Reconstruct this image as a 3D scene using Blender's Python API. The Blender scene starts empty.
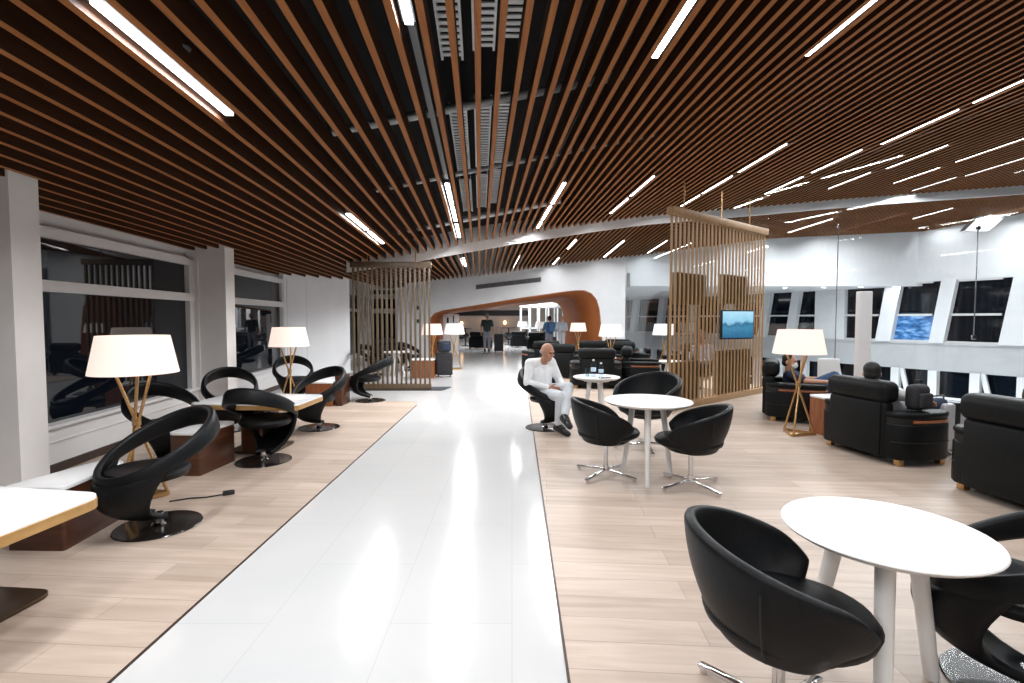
import bpy, bmesh, math, random
from mathutils import Vector, Matrix
random.seed(7)
C = bpy.context.scene.collection
sc = bpy.context.scene
PI = math.pi
D = math.radians
V = Vector

# ------------------------------------------------------------------ materials
def mat(name, col, rough=.5, metal=0, spec=.5, emit=None, es=0, ior=1.45, coat=0):
    m = bpy.data.materials.new(name); m.use_nodes = True
    b = m.node_tree.nodes['Principled BSDF']
    b.inputs['Base Color'].default_value = (*col, 1)
    b.inputs['Roughness'].default_value = rough
    b.inputs['Metallic'].default_value = metal
    b.inputs['IOR'].default_value = ior
    b.inputs['Specular IOR Level'].default_value = spec
    b.inputs['Coat Weight'].default_value = coat
    if emit:
        b.inputs['Emission Color'].default_value = (*emit, 1)
        b.inputs['Emission Strength'].default_value = es
    return m
def N(m, t): return m.node_tree.nodes.new(t)
def LK(m, a, b): m.node_tree.links.new(a, b)
def BS(m): return m.node_tree.nodes['Principled BSDF']
def ramp(m, fac, stops):
    r = N(m, 'ShaderNodeValToRGB')
    while len(r.color_ramp.elements) < len(stops): r.color_ramp.elements.new(.5)
    for e, (p, c) in zip(r.color_ramp.elements, stops):
        e.position = p; e.color = (*c, 1)
    LK(m, fac, r.inputs[0]); return r
def noise_mat(name, c0, c1, scale=(1, 1, 1), ns=6, detail=4, rough=.5, metal=0, spec=.5, bump=0, p=(.3, .7), coat=0):
    m = mat(name, c0, rough, metal, spec, coat=coat)
    tc = N(m, 'ShaderNodeTexCoord'); mp = N(m, 'ShaderNodeMapping'); mp.inputs['Scale'].default_value = scale
    LK(m, tc.outputs['Object'], mp.inputs[0])
    n = N(m, 'ShaderNodeTexNoise'); n.inputs['Scale'].default_value = ns; n.inputs['Detail'].default_value = detail
    LK(m, mp.outputs[0], n.inputs['Vector'])
    r = ramp(m, n.outputs[0], [(p[0], c0), (p[1], c1)])
    LK(m, r.outputs[0], BS(m).inputs['Base Color'])
    if bump:
        bp = N(m, 'ShaderNodeBump'); bp.inputs['Strength'].default_value = bump; bp.inputs['Distance'].default_value = .005
        LK(m, n.outputs[0], bp.inputs['Height']); LK(m, bp.outputs[0], BS(m).inputs['Normal'])
    return m
def brick_mat(name, c1, c2, mortar, w, h, msize, rot=0, rough=.4, grain=None, offset=.5, spec=.5):
    m = mat(name, c1, rough, spec=spec)
    tc = N(m, 'ShaderNodeTexCoord'); mp = N(m, 'ShaderNodeMapping'); mp.inputs['Rotation'].default_value = (0, 0, rot)
    LK(m, tc.outputs['Object'], mp.inputs[0])
    b = N(m, 'ShaderNodeTexBrick'); b.offset = offset
    b.inputs['Color1'].default_value = (*c1, 1); b.inputs['Color2'].default_value = (*c2, 1); b.inputs['Mortar'].default_value = (*mortar, 1)
    b.inputs['Scale'].default_value = 1; b.inputs['Brick Width'].default_value = w; b.inputs['Row Height'].default_value = h
    b.inputs['Mortar Size'].default_value = msize; b.inputs['Mortar Smooth'].default_value = .2
    LK(m, mp.outputs[0], b.inputs['Vector'])
    out = b.outputs[0]
    if grain:
        m2 = N(m, 'ShaderNodeMapping'); m2.inputs['Scale'].default_value = grain[0]; LK(m, mp.outputs[0], m2.inputs[0])
        n = N(m, 'ShaderNodeTexNoise'); n.inputs['Scale'].default_value = grain[1]; n.inputs['Detail'].default_value = 6
        n.inputs['Distortion'].default_value = .6
        LK(m, m2.outputs[0], n.inputs['Vector'])
        r = ramp(m, n.outputs[0], [(.32, grain[2]), (.68, (1, 1, 1))])
        mx = N(m, 'ShaderNodeMixRGB'); mx.blend_type = 'MULTIPLY'; mx.inputs[0].default_value = 1
        LK(m, out, mx.inputs[1]); LK(m, r.outputs[0], mx.inputs[2]); out = mx.outputs[0]
    LK(m, out, BS(m).inputs['Base Color'])
    return m

M = {}
M['tile'] = brick_mat('white_polished_tile', (.55, .55, .548), (.535, .537, .536), (.48, .48, .48), 1.2, .6, .003, rot=PI/2, rough=.13, grain=((1, 1, 1), .9, (.93, .94, .95)))
M['oak'] = brick_mat('pale_oak_planks', (.54, .44, .37), (.43, .345, .283), (.34, .27, .22), 1.5, .19, .0025, rot=D(4), rough=.42, grain=((.7, 7, 1), 2.2, (.80, .775, .75)))
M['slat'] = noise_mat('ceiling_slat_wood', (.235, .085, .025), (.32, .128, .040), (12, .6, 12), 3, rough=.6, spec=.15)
M['slatside'] = noise_mat('painted_shade_slat_face', (.028, .0105, .005), (.046, .0175, .008), (12, .6, 12), 3, rough=.6, spec=.12)  # slat sides coloured darker, painting in the shade between the slats
M['plenum'] = mat('black_ceiling_void', (.006, .006, .007), .9)
M['wallw'] = noise_mat('white_wall_paint', (.74, .755, .775), (.79, .80, .815), ns=2, rough=.55)
M['column'] = noise_mat('grey_white_column_panel', (.68, .67, .66), (.73, .715, .705), ns=3, rough=.5)
M['frame'] = mat('white_window_frame', (.66, .655, .655), .4)
M['farglass'] = mat('dark_far_glass', (.005, .008, .013), .05, spec=.35)
M['fascia'] = mat('white_fascia', (.82, .82, .83), .5)
M['spandrel'] = noise_mat('grey_spandrel_panel', (.50, .51, .525), (.55, .56, .575), ns=2, rough=.5)
M['nightglass'] = mat('dark_night_glass', (.004, .006, .010), .02, spec=.5, ior=1.52)
M['baseb'] = mat('dark_brown_baseboard', (.035, .018, .012), .4)
M['walnut'] = noise_mat('dark_walnut_veneer', (.045, .017, .009), (.10, .035, .017), (.6, .6, 7), 4, rough=.32)
M['redwood'] = noise_mat('reddish_brown_veneer', (.19, .062, .022), (.30, .105, .04), (7, 7, .7), 4, rough=.35)
M['portal'] = noise_mat('orange_brown_portal_veneer', (.27, .082, .024), (.36, .12, .037), (.5, 6, 6), 4, rough=.5, spec=.2)
M['screenwood'] = noise_mat('golden_brown_slat', (.27, .155, .07), (.38, .23, .11), (9, 9, .6), 4, rough=.42)
M['screendark'] = noise_mat('dark_bronze_slat', (.075, .05, .028), (.12, .08, .045), (9, 9, .6), 4, rough=.42)
M['marble'] = noise_mat('white_marble', (.80, .81, .82), (.66, .67, .685), (1, 1.6, 1), 3.2, 8, rough=.16, p=(.5, .72))
M['whitetop'] = mat('white_laminate', (.76, .76, .74), .3)
M['whiteleg'] = mat('white_painted_steel', (.74, .735, .72), .35)
M['leather'] = noise_mat('black_leather', (.0035, .0042, .005), (.006, .0068, .008), ns=60, detail=3, rough=.45, spec=.22, bump=.12)
M['leather2'] = noise_mat('black_leather_upholstery', (.0035, .0042, .0045), (.006, .007, .0075), ns=40, detail=3, rough=.48, spec=.20, bump=.15)
M['seam'] = mat('dark_seam', (.004, .004, .004), .6)
M['chrome'] = mat('chrome', (.72, .73, .75), .12, 1)
M['gloss'] = mat('black_gloss_base', (.012, .010, .009), .16, spec=.6)
M['bronze'] = noise_mat('dark_bronze_plate', (.055, .035, .020), (.09, .055, .03), ns=3, rough=.3, metal=.7)
M['brass'] = noise_mat('brushed_brass', (.46, .27, .11), (.58, .36, .16), (2, 2, 20), 6, rough=.3, metal=.85)
M['gold'] = noise_mat('gold_edge_band', (.46, .26, .09), (.56, .33, .13), (3, 3, 1), 5, rough=.35, metal=.6)
M['shade'] = mat('lit_linen_shade', (.35, .31, .28), .8, emit=(1, .80, .70), es=.80)
M['shadecool'] = mat('faint_glow_linen_shade', (.55, .55, .55), .8, emit=(1, .95, .9), es=.4)  # white shades that carry a faint glow of their own
M['lamp'] = mat('led_strip', (1, 1, 1), .5, emit=(.94, .975, 1), es=11)
M['lamphouse'] = mat('fixture_housing', (.10, .10, .105), .5)
M['duct'] = noise_mat('galvanised_duct', (.28, .30, .31), (.5, .52, .53), (1, 8, 1), 12, rough=.4, metal=.6)
M['ducttray'] = mat('perforated_tray', (.75, .77, .78), .45, .2)
M['pipe'] = mat('grey_pipe', (.085, .09, .095), .5)
M['vent'] = mat('grey_vent_slats', (.16, .165, .17), .6)
M['black'] = mat('black_plastic', (.012, .012, .013), .45)
M['skin'] = mat('skin', (.40, .20, .125), .55)
M['skin2'] = mat('light_skin', (.52, .29, .20), .55)
M['shirtw'] = noise_mat('white_cotton', (.78, .79, .80), (.68, .70, .72), ns=9, rough=.85, bump=.5)
M['trouserw'] = noise_mat('pale_grey_cotton', (.62, .65, .68), (.52, .55, .59), ns=8, rough=.85, bump=.5)
M['navy'] = noise_mat('navy_cotton', (.016, .026, .05), (.03, .045, .08), ns=8, rough=.85, bump=.3)
M['denim'] = noise_mat('blue_denim', (.03, .07, .15), (.05, .10, .2), ns=14, rough=.85)
M['green'] = noise_mat('dark_green_cloth', (.018, .035, .036), (.03, .05, .05), ns=8, rough=.85)
M['greytr'] = noise_mat('grey_cloth', (.20, .21, .25), (.27, .28, .32), ns=8, rough=.85)
M['bluebag'] = noise_mat('blue_cloth', (.05, .13, .28), (.09, .2, .38), ns=8, rough=.8)
M['paleblue'] = noise_mat('pale_blue_cloth', (.42, .52, .62), (.55, .63, .70), ns=8, rough=.8)
M['hair'] = mat('black_hair', (.008, .007, .007), .6)
M['hairg'] = mat('grey_hair', (.25, .24, .23), .7)
M['hairb'] = mat('brown_hair', (.06, .025, .015), .6)
M['shoe'] = mat('black_shoe_leather', (.009, .009, .010), .35)
M['mask'] = mat('white_face_mask', (.78, .80, .82), .8)
M['eye'] = mat('dark_eye', (.01, .008, .007), .3)
M['silver'] = mat('silver_shell', (.46, .47, .49), .35, .3)
M['bagcloth'] = noise_mat('black_nylon', (.012, .012, .014), (.025, .025, .03), ns=20, rough=.7)
M['mat'] = mat('charcoal_mat', (.018, .020, .026), .8)
M['beige'] = mat('beige_wall', (.40, .31, .26), .6)
M['darkband'] = mat('dark_bulkhead', (.008, .007, .007), .9, spec=.05)
M['warm'] = mat('warm_bulb', (1, .8, .5), .5, emit=(1, .62, .3), es=5)
M['label'] = mat('bottle_label', (.55, .68, .80), .6)
def glass_mat(name, tint=(.93, .96, .97), refl=.5):
    m = bpy.data.materials.new(name); m.use_nodes = True; nt = m.node_tree; nt.nodes.clear()
    o = nt.nodes.new('ShaderNodeOutputMaterial'); mx = nt.nodes.new('ShaderNodeMixShader')
    t = nt.nodes.new('ShaderNodeBsdfTransparent'); g = nt.nodes.new('ShaderNodeBsdfGlossy'); f = nt.nodes.new('ShaderNodeFresnel')
    t.inputs[0].default_value = (*tint, 1); g.inputs['Roughness'].default_value = .02
    nt.nodes.remove(f); f = nt.nodes.new('ShaderNodeLayerWeight'); f.inputs[0].default_value = .5
    p = nt.nodes.new('ShaderNodeMath'); p.operation = 'POWER'; p.inputs[1].default_value = 4; nt.links.new(f.outputs['Facing'], p.inputs[0])
    q = nt.nodes.new('ShaderNodeMath'); q.operation = 'MULTIPLY_ADD'; q.inputs[1].default_value = .55; q.inputs[2].default_value = .025; nt.links.new(p.outputs[0], q.inputs[0])
    nt.links.new(q.outputs[0], mx.inputs[0]); nt.links.new(t.outputs[0], mx.inputs[1]); nt.links.new(g.outputs[0], mx.inputs[2]); nt.links.new(mx.outputs[0], o.inputs[0])
    return m
M['glass'] = glass_mat('clear_partition_glass')
M['bottle'] = glass_mat('clear_bottle_plastic', (.80, .88, .93))

# ------------------------------------------------------------------ mesh builder
class B:
    def __init__(s): s.bm = bmesh.new()
    def _merge(s, t, mtx=None):
        if mtx is not None: bmesh.ops.transform(t, matrix=mtx, verts=t.verts)
        me = bpy.data.meshes.new('tmp'); t.to_mesh(me); t.free(); s.bm.from_mesh(me); bpy.data.meshes.remove(me); return s
    def box(s, c, size, rz=0, bev=0, seg=2, mtx=None):
        t = bmesh.new(); bmesh.ops.create_cube(t, size=1)
        bmesh.ops.scale(t, vec=size, verts=t.verts)
        if bev: bmesh.ops.bevel(t, geom=t.edges[:], offset=bev, segments=seg, profile=.5, affect='EDGES')
        m = Matrix.Translation(c) @ Matrix.Rotation(rz, 4, 'Z')
        if mtx is not None: m = mtx @ m
        return s._merge(t, m)
    def bar(s, p0, p1, w, h, up=(0, 0, 1), bev=0):
        p0, p1 = V(p0), V(p1); d = p1-p0; L = d.length; y = d/L; u = V(up); x = y.cross(u)
        if x.length < 1e-4: x = y.cross(V((1, 0, 0)))
        x.normalize(); z = x.cross(y)
        m = Matrix((x, y, z)).transposed().to_4x4(); m.translation = (p0+p1)/2
        t = bmesh.new(); bmesh.ops.create_cube(t, size=1); bmesh.ops.scale(t, vec=(w, L, h), verts=t.verts)
        if bev: bmesh.ops.bevel(t, geom=t.edges[:], offset=bev, segments=2, profile=.5, affect='EDGES')
        return s._merge(t, m)
    def cyl(s, p0, p1, r0, r1=None, n=20, caps=True):
        r1 = r0 if r1 is None else r1
        p0, p1 = V(p0), V(p1); d = p1-p0
        t = bmesh.new(); bmesh.ops.create_cone(t, cap_ends=caps, segments=n, radius1=r0, radius2=r1, depth=d.length)
        m = d.to_track_quat('Z', 'Y').to_matrix().to_4x4(); m.translation = (p0+p1)/2
        return s._merge(t, m)
    def ell(s, c, r, rot=None, n=20):
        t = bmesh.new(); bmesh.ops.create_uvsphere(t, u_segments=n, v_segments=max(8, n//2), radius=1)
        bmesh.ops.scale(t, vec=r if hasattr(r, '__len__') else (r, r, r), verts=t.verts)
        m = Matrix.Translation(c)
        if rot is not None: m = m @ rot.to_4x4()
        return s._merge(t, m)
    def lathe(s, prof, c=(0, 0, 0), n=32, caps=True):
        vs = []
        for r, z in prof:
            vs.append([s.bm.verts.new((c[0]+r*math.cos(2*PI*k/n), c[1]+r*math.sin(2*PI*k/n), c[2]+z)) for k in range(n)])
        for a, b in zip(vs, vs[1:]):
            for k in range(n): s.bm.faces.new((a[k], a[(k+1) % n], b[(k+1) % n], b[k]))
        if caps:
            s.bm.faces.new(vs[0][::-1]); s.bm.faces.new(vs[-1])
        return s
    def prism(s, pts, z0, z1, bev=0, seg=3, mtx=None):
        t = bmesh.new(); a = [t.verts.new((x, y, z0)) for x, y in pts]; b = [t.verts.new((x, y, z1)) for x, y in pts]
        n = len(pts); t.faces.new(a[::-1]); top = t.faces.new(b)
        for k in range(n): t.faces.new((a[k], a[(k+1) % n], b[(k+1) % n], b[k]))
        bmesh.ops.recalc_face_normals(t, faces=t.faces[:])
        if bev:
            es = [e for e in t.edges if abs(e.verts[0].co.z-e.verts[1].co.z) < 1e-6]
            bmesh.ops.bevel(t, geom=es, offset=bev, segments=seg, profile=.5, affect='EDGES')
        return s._merge(t, mtx)
    def sweep(s, rings, closed=False, caps=True):
        vs = [[s.bm.verts.new(p) for p in r] for r in rings]; n = len(vs[0])
        pairs = list(zip(vs, vs[1:])) + ([(vs[-1], vs[0])] if closed else [])
        for a, b in pairs:
            for k in range(n): s.bm.faces.new((a[k], a[(k+1) % n], b[(k+1) % n], b[k]))
        if caps and not closed:
            s.bm.faces.new(vs[0][::-1]); s.bm.faces.new(vs[-1])
        return s
    def tube(s, path, r, n=8, closed=False):
        path = [V(p) for p in path]; rings = []; K = len(path)
        for i, p in enumerate(path):
            a = path[i-1] if (i > 0 or closed) else p; b = path[(i+1) % K] if (i < K-1 or closed) else p
            t = (b-a).normalized(); u = V((0, 0, 1)) if abs(t.z) < .9 else V((1, 0, 0))
            x = t.cross(u).normalized(); y = x.cross(t)
            rr = r[i] if hasattr(r, '__len__') else r
            rings.append([p+(x*math.cos(2*PI*k/n)+y*math.sin(2*PI*k/n))*rr for k in range(n)])
        return s.sweep(rings, closed)
    def grid(s, rows):
        vs = [[s.bm.verts.new(p) for p in r] for r in rows]
        for a, b in zip(vs, vs[1:]):
            for k in range(len(a)-1): s.bm.faces.new((a[k], a[k+1], b[k+1], b[k]))
        return s
    def obj(s, name, m, parent=None, sharp=35, thick=0, sub=0, toff=-1, fix=True):
        if fix: bmesh.ops.recalc_face_normals(s.bm, faces=s.bm.faces[:])
        me = bpy.data.meshes.new(name); s.bm.to_mesh(me); s.bm.free()
        me.materials.append(m if not isinstance(m, str) else M[m])
        if sharp:
            for p in me.polygons: p.use_smooth = True
            me.set_sharp_from_angle(angle=D(sharp))
        o = bpy.data.objects.new(name, me); C.objects.link(o)
        if parent is not None: o.parent = parent
        if thick:
            md = o.modifiers.new('thickness', 'SOLIDIFY'); md.thickness = thick; md.offset = toff
        if sub:
            md = o.modifiers.new('smooth', 'SUBSURF'); md.levels = sub; md.render_levels = sub
        return o

def thing(name, label, cat, loc=(0, 0, 0), rz=0, group=None):
    o = bpy.data.objects.new(name, None); C.objects.link(o); o.empty_display_size = .1
    o.location = loc; o.rotation_euler = (0, 0, rz); o['label'] = label; o['category'] = cat
    if group: o['group'] = group
    return o
def tag(o, label, cat, group=None, loc=None, rz=None):
    o['label'] = label; o['category'] = cat
    if group: o['group'] = group
    if loc is not None: o.location = loc
    if rz is not None: o.rotation_euler = (0, 0, rz)
    return o
def struct(o): o['kind'] = 'structure'; return o
def dup(root, label, loc, rz=0, group=None):
    def cp(o, par):
        c = o.copy(); C.objects.link(c); c.parent = par
        for ch in [x for x in bpy.data.objects if x.parent == o]: cp(ch, c)
        return c
    r = cp(root, None); r.location = loc; r.rotation_euler = (0, 0, rz); r['label'] = label
    if group: r['group'] = group
    return r
def place(proto, used, label, loc, rz=0, group=None):
    """the first call positions the prototype itself, later calls copy it"""
    if not used:
        used.append(1); proto.location = loc; proto.rotation_euler = (0, 0, rz); proto['label'] = label
        if group: proto['group'] = group
        return proto
    return dup(proto, label, loc, rz, group)
def ip(t, x):
    if x <= t[0][0]: return t[0][1]
    for (a, b), (c, d) in zip(t, t[1:]):
        if x <= c: return b+(d-b)*(x-a)/(c-a)
    return t[-1][1]
def rounded(pts, r, n=5):
    out = []; K = len(pts)
    for i in range(K):
        p = V(pts[i]); a = V(pts[i-1])-p; b = V(pts[(i+1) % K])-p
        rr = min(r, a.length*.45, b.length*.45)
        p0 = p+a.normalized()*rr; p1 = p+b.normalized()*rr
        for k in range(n+1):
            t = k/n; q = p0*(1-t)**2+p*2*t*(1-t)+p1*t*t; out.append((q.x, q.y))
    return out

# ------------------------------------------------------------------ ceiling
NEAR = [(-4.8, 1.06), (-3.96, 1.12), (-2.09, 1.41), (-1.51, 1.52), (.13, 2.03), (2.16, 2.57), (4.67, 3.08), (7, 3.28), (12, 3.62), (25, 4.4)]
BANDY = [(-4.8, 10.9), (-4.35, 11.1), (-3.5, 13.3), (-2.86, 13.5), (-2.85, 10.75), (-2.1, 10.9), (-1, 11.3), (0, 11.9), (2.1, 13.4), (3.8, 14.1), (5.5, 14.5), (8, 14.4), (10, 14.1), (12.5, 14), (15, 13.8), (18, 13.5), (25, 13)]
HW = [(-5.41, 1.12), (-1.93, 1.47), (0.01, 1.66), (3.09, 2.08), (6.18, 2.43), (11.13, 3.08), (18.55, 3.42), (20.92, 3.53), (27.68, 3.72)]
WY = 19.5
def yb(u): return ip(BANDY, u) if u < -1.5 else sum(ip(BANDY, u+d) for d in (-.6, -.3, 0, .3, .6))/5
def drop(u): return .15 if u < -1.5 else min(.2, .15+.03*(u+1.5))
def hN(u): return sum(ip(NEAR, u+d) for d in (-.8, -.4, 0, .4, .8))/5
def cz(u, Y):                      # underside of the slats, near field
    return 1.5+hN(u)-.012*Y
def cz2(u, Y):                     # underside of the slats beyond the fascia
    Yb = yb(u); z0 = cz(u, Yb)-drop(u); z1 = 1.5+ip(HW, u)
    return z0+(z1-z0)*(Y-Yb)/(WY-Yb)
SK = -.064
def cp(u, Y, z): return V((u+SK*Y, Y, z))
S = .17; U0 = -4.6
b = B(); b2 = B(); sx = V((1, .064, 0)).normalized()
def slat(bb, P0, P1, w=.047, h=.15):
    hw = sx*(w/2); up = V((0, 0, h))
    bb.sweep([[P-hw, P+hw, P+hw+up, P-hw+up] for P in (P0, P1)])
k = 0
us = []
while U0+k*S < 21:
    us.append(U0+k*S); k += 1
for u in us:
    Yb = yb(u)
    slat(b, cp(u, -5, cz(u, -5)), cp(u, Yb-.03, cz(u, Yb-.03)))
    if u < -3.5: continue
    if u < -2.85:
        slat(b, cp(u, Yb-.03, cz(u, Yb-.03)), cp(u, WY-.1, cz(u, Yb)+.1)); continue
    slat(b2, cp(u, Yb+.06, cz2(u, Yb+.06)), cp(u, WY-.1, cz2(u, WY-.1)))
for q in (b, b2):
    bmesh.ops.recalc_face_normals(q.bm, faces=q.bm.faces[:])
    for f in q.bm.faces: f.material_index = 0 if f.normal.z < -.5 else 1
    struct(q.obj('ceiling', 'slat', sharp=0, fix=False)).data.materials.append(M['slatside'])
b = B()                            # black void over the slats
uu = [-4.9+.8*i for i in range(33)]
b.grid([[cp(u, Y, cz(u, Y)+.95) for u in uu] for Y in (-5.2, 4, 13, 20)])
struct(b.obj('ceiling', 'plenum', sharp=0, thick=.05, toff=1))
b = B()                            # white fascia between the two slat fields
ub = [-2.85+.45*i for i in range(54)]
rows = []
for u in ub:
    Y = yb(u); z = cz(u, Y)
    d_ = drop(u)+.015; rows.append([cp(u, Y, z+.35), cp(u, Y, z-d_), cp(u, Y+.05, z-d_), cp(u, Y+.05, z+.35)])
b.sweep(rows)
struct(b.obj('trim_1', 'fascia'))

# ceiling lights (u, y0, y1)
LT = [(-1.795, 2.41, 3.66), (-0.435, 1.9, 3.2), (-0.435, 6.74, 7.9), (-0.435, 8.04, 9.12), (-0.435, 9.4, 10.8), (1.605, 3.2, 4.68), (3.475, 4.1, 5.44), (1.435, 8.57, 9.99), (1.435, 10.24, 11.56), (1.435, 11.76, 12.5), (-1.795, 6.88, 8.02), (-1.795, 8.18, 9.32), (3.305, 9.65, 11.1), (3.305, 11.32, 12.8), (5.345, 8.88, 10.48), (5.345, 10.77, 12.16), (5.345, 12.34, 13.43), (7.385, 7.88, 9.36), (7.215, 9.62, 11.03), (7.215, 11.34, 12.8), (7.385, 6.35, 7.64), (8.915, 9.7, 11.14), (8.745, 11.37, 12.71), (10.275, 9.32, 10.97), (10.275, 11.35, 12.59), (11.635, 12.4, 13.65), (11.805, 10.54, 12.34), (12.995, 11.0, 12.34)]
LT2 = [(2.81, 14.74, 16.07), (2.78, 17.77, 19.1), (1.2, 15.4, 18.3), (4.67, 16.38, 18.9), (6.36, 17.16, 19.1), (13.14, 17.1, 18.54), (13.15, 15.6, 16.95), (14.28, 17.14, 18.11), (14.44, 15.4, 16.81), (16.83, 17.8, 18.86), (17.08, 15.7, 16.92), (18.48, 17.2, 18.31), (-0.43, 13.0, 15.16), (9.53, 16.25, 18.86), (11.17, 16.01, 18.28)]
BEHIND = [(-1.795, -2.6, -1.3), (-0.435, -1.6, -.3), (1.605, -2.2, -.8), (3.475, -1.0, .4), (5.345, -2.2, -.8), (7.2, .6, 2.0), (5.345, 3.2, 4.6), (-1.795, -.2, 1.0), (1.605, .2, 1.5), (9.0, 2.4, 3.8), (11.0, 4.4, 5.8), (12.9, 6, 7.4), (14.6, 8, 9.4), (14.6, 10.2, 11.6), (16.4, 9, 10.4), (16.4, 11.2, 12.6)]  # unseen strips added to brighten the near floor and the atrium
def row_word(u):
    for lim, w in ((-1, 'left of the walkway'), (.5, 'over the walkway'), (2.5, 'just right of the walkway'), (4.4, 'over the round tables'), (6.4, 'above the tall slat screen'), (8.2, 'right of the slat screen'), (9.9, 'over the armchairs by the glass'), (11.2, 'towards the far glass'), (30, 'at the far right')):
        if u < lim: return w
def area(name, loc, size, power, col=(.95, .98, 1), rot=(0, 0, 0), sy=None, spread=180):
    l = bpy.data.lights.new(name, 'AREA'); l.energy = power; l.color = col; l.size = size; l.spread = D(spread)
    if sy: l.shape = 'RECTANGLE'; l.size_y = sy
    o = bpy.data.objects.new(name, l); C.objects.link(o); o.location = loc; o.rotation_euler = rot; return o
LW = 30
def light(u, y0, y1, f, label, group):
    ym = (y0+y1)/2; dz = f(u, y1)-f(u, y0)
    area('strip_glow', cp(u, ym, f(u, ym)+.014), .05, LW*(1.6 if u > 8.5 else 1)*(.35 if y1 > 18 and u < 7 else 1)*(2.6 if (u < 0 and y1 > 14) else 1)*(.8 if y1 < 2 else 1)*(y1-y0), (.985, .99, 1), (math.atan2(dz, y1-y0), 0, math.atan(.064)), y1-y0-.02, 178)
    n = 4; t = thing('ceiling_light', label, 'ceiling light', cp(u, y0, f(u, y0)), 0, group)
    o = V(t.location); w = sx*.026; w2 = sx*.040
    P = [cp(u, y0+(y1-y0)*i/n, f(u, y0+(y1-y0)*i/n))-o for i in range(n+1)]
    up = lambda d: V((0, 0, d))
    bb = B(); bb.sweep([[p-w+up(.018), p+w+up(.018), p+w+up(.034), p-w+up(.034)] for p in P]); bb.obj('diffuser', 'lamp', t, sharp=0)
    bb = B(); bb.sweep([[p-w2+up(.035), p+w2+up(.035), p+w2+up(.13), p-w2+up(.13)] for p in P]); bb.obj('housing', 'lamphouse', t, sharp=0)
NTH = ['nearest', 'second nearest', 'third nearest', 'fourth nearest', 'fifth nearest', 'sixth nearest', 'seventh nearest', 'eighth nearest']
rows_ = {}
for u, a, c in LT: rows_.setdefault(row_word(u), []).append((a, u, c))
for w, l in rows_.items():
    l.sort()
    for i, (a, u, c) in enumerate(l):
        light(u, a, c, cz, f'{NTH[i]} white strip light in the slat ceiling row {w}' if len(l) > 1 else f'white strip light in the slat ceiling {w}', 'strip lights in the near slat ceiling')
rows_ = {}
for u, a, c in LT2: rows_.setdefault(row_word(u), []).append((a, u, c))
for w, l in rows_.items():
    l.sort()
    for i, (a, u, c) in enumerate(l):
        light(u, a, c, cz2, f'{NTH[i]} short strip light beyond the white ceiling fascia, {w}' if len(l) > 1 else f'short strip light beyond the white ceiling fascia, {w}', 'strip lights beyond the fascia')
for u, a, c in BEHIND:
    light(u, a, c, cz, 'added unseen white strip light in the slat ceiling outside the picture', 'added strip lights outside the picture')

# services above the central slats
def svc(name, m, label, cat, boxes=None, tubes=None, group=None, perf=False):
    b = B()
    for p0, p1, w, h in boxes or []: b.bar(p0, p1, w, h)
    for p0, p1, r in tubes or []: b.cyl(p0, p1, r, n=10)
    return tag(b.obj(name, m), label, cat, group)
for i, (u, lab) in enumerate([(-.24, 'left of three pale perforated cable trays above the slats'), (.04, 'middle of three pale perforated cable trays above the slats'), (.31, 'right of three pale perforated cable trays above the slats')]):
    b = B()
    for (y0, y1) in ((2.2, 4.6), (5.6, 8.0), (8.3, 10.6)):
        z0, z1 = cz(u, y0)+.5, cz(u, y1)+.5
        for kx in (-.09, .09): b.bar(cp(u+kx, y0, z0), cp(u+kx, y1, z1), .02, .07)
        n = int((y1-y0)/.09)
        for j in range(n):
            y = y0+(y1-y0)*j/n; b.bar(cp(u-.09, y, cz(u, y)+.47), cp(u+.09, y, cz(u, y)+.47), .05, .01)
    tag(b.obj('cable_tray', 'ducttray', sharp=0), lab, 'cable tray', 'cable trays in the ceiling void')
b = B()
for y0, y1 in ((3.3, 6.7),):
    b.bar(cp(-.435, y0, cz(-.435, y0)+.10), cp(-.435, y1, cz(-.435, y1)+.10), .05, .05)
tag(b.obj('light_track', 'pipe', sharp=0), 'dark grey track running between the two strip lights over the walkway', 'track')
for i, (Y, u0, u1, zo, r, lab) in enumerate([(5.2, -1.5, 2.4, .42, .045, 'nearest grey pipe crossing above the central slats'), (7.2, -1.6, 2.6, .36, .035, 'middle grey pipe crossing above the central slats'), (9.9, -1.8, 1.6, .3, .06, 'farthest grey pipe crossing above the central slats')]):
    b = B(); b.cyl(cp(u0, Y, cz(u0, Y)+zo), cp(u1, Y+.15, cz(u1, Y)+zo-.25), r, n=12)
    tag(b.obj('pipe', 'duct'), lab, 'pipe', 'pipes above the slats')
b = B(); b.bar(cp(1.5, 2.5, cz(1.5, 2.5)+.6), cp(1.35, 9.5, cz(1.35, 9.5)+.6), .05, .05)
tag(b.obj('conduit', 'pipe', sharp=0), 'thin dark conduit right of the cable trays above the slats', 'conduit')
b = B(); b.lathe([(.0, .0), (.04, 0), (.045, .012), (.03, .03), (0, .035)], caps=False, n=20)
tag(b.obj('smoke_detector', 'pipe'), 'small round grey detector between slats beside the near left strip light', 'smoke detector', loc=cp(-1.71, 2.95, cz(-1.71, 2.95)+.08))

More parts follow.
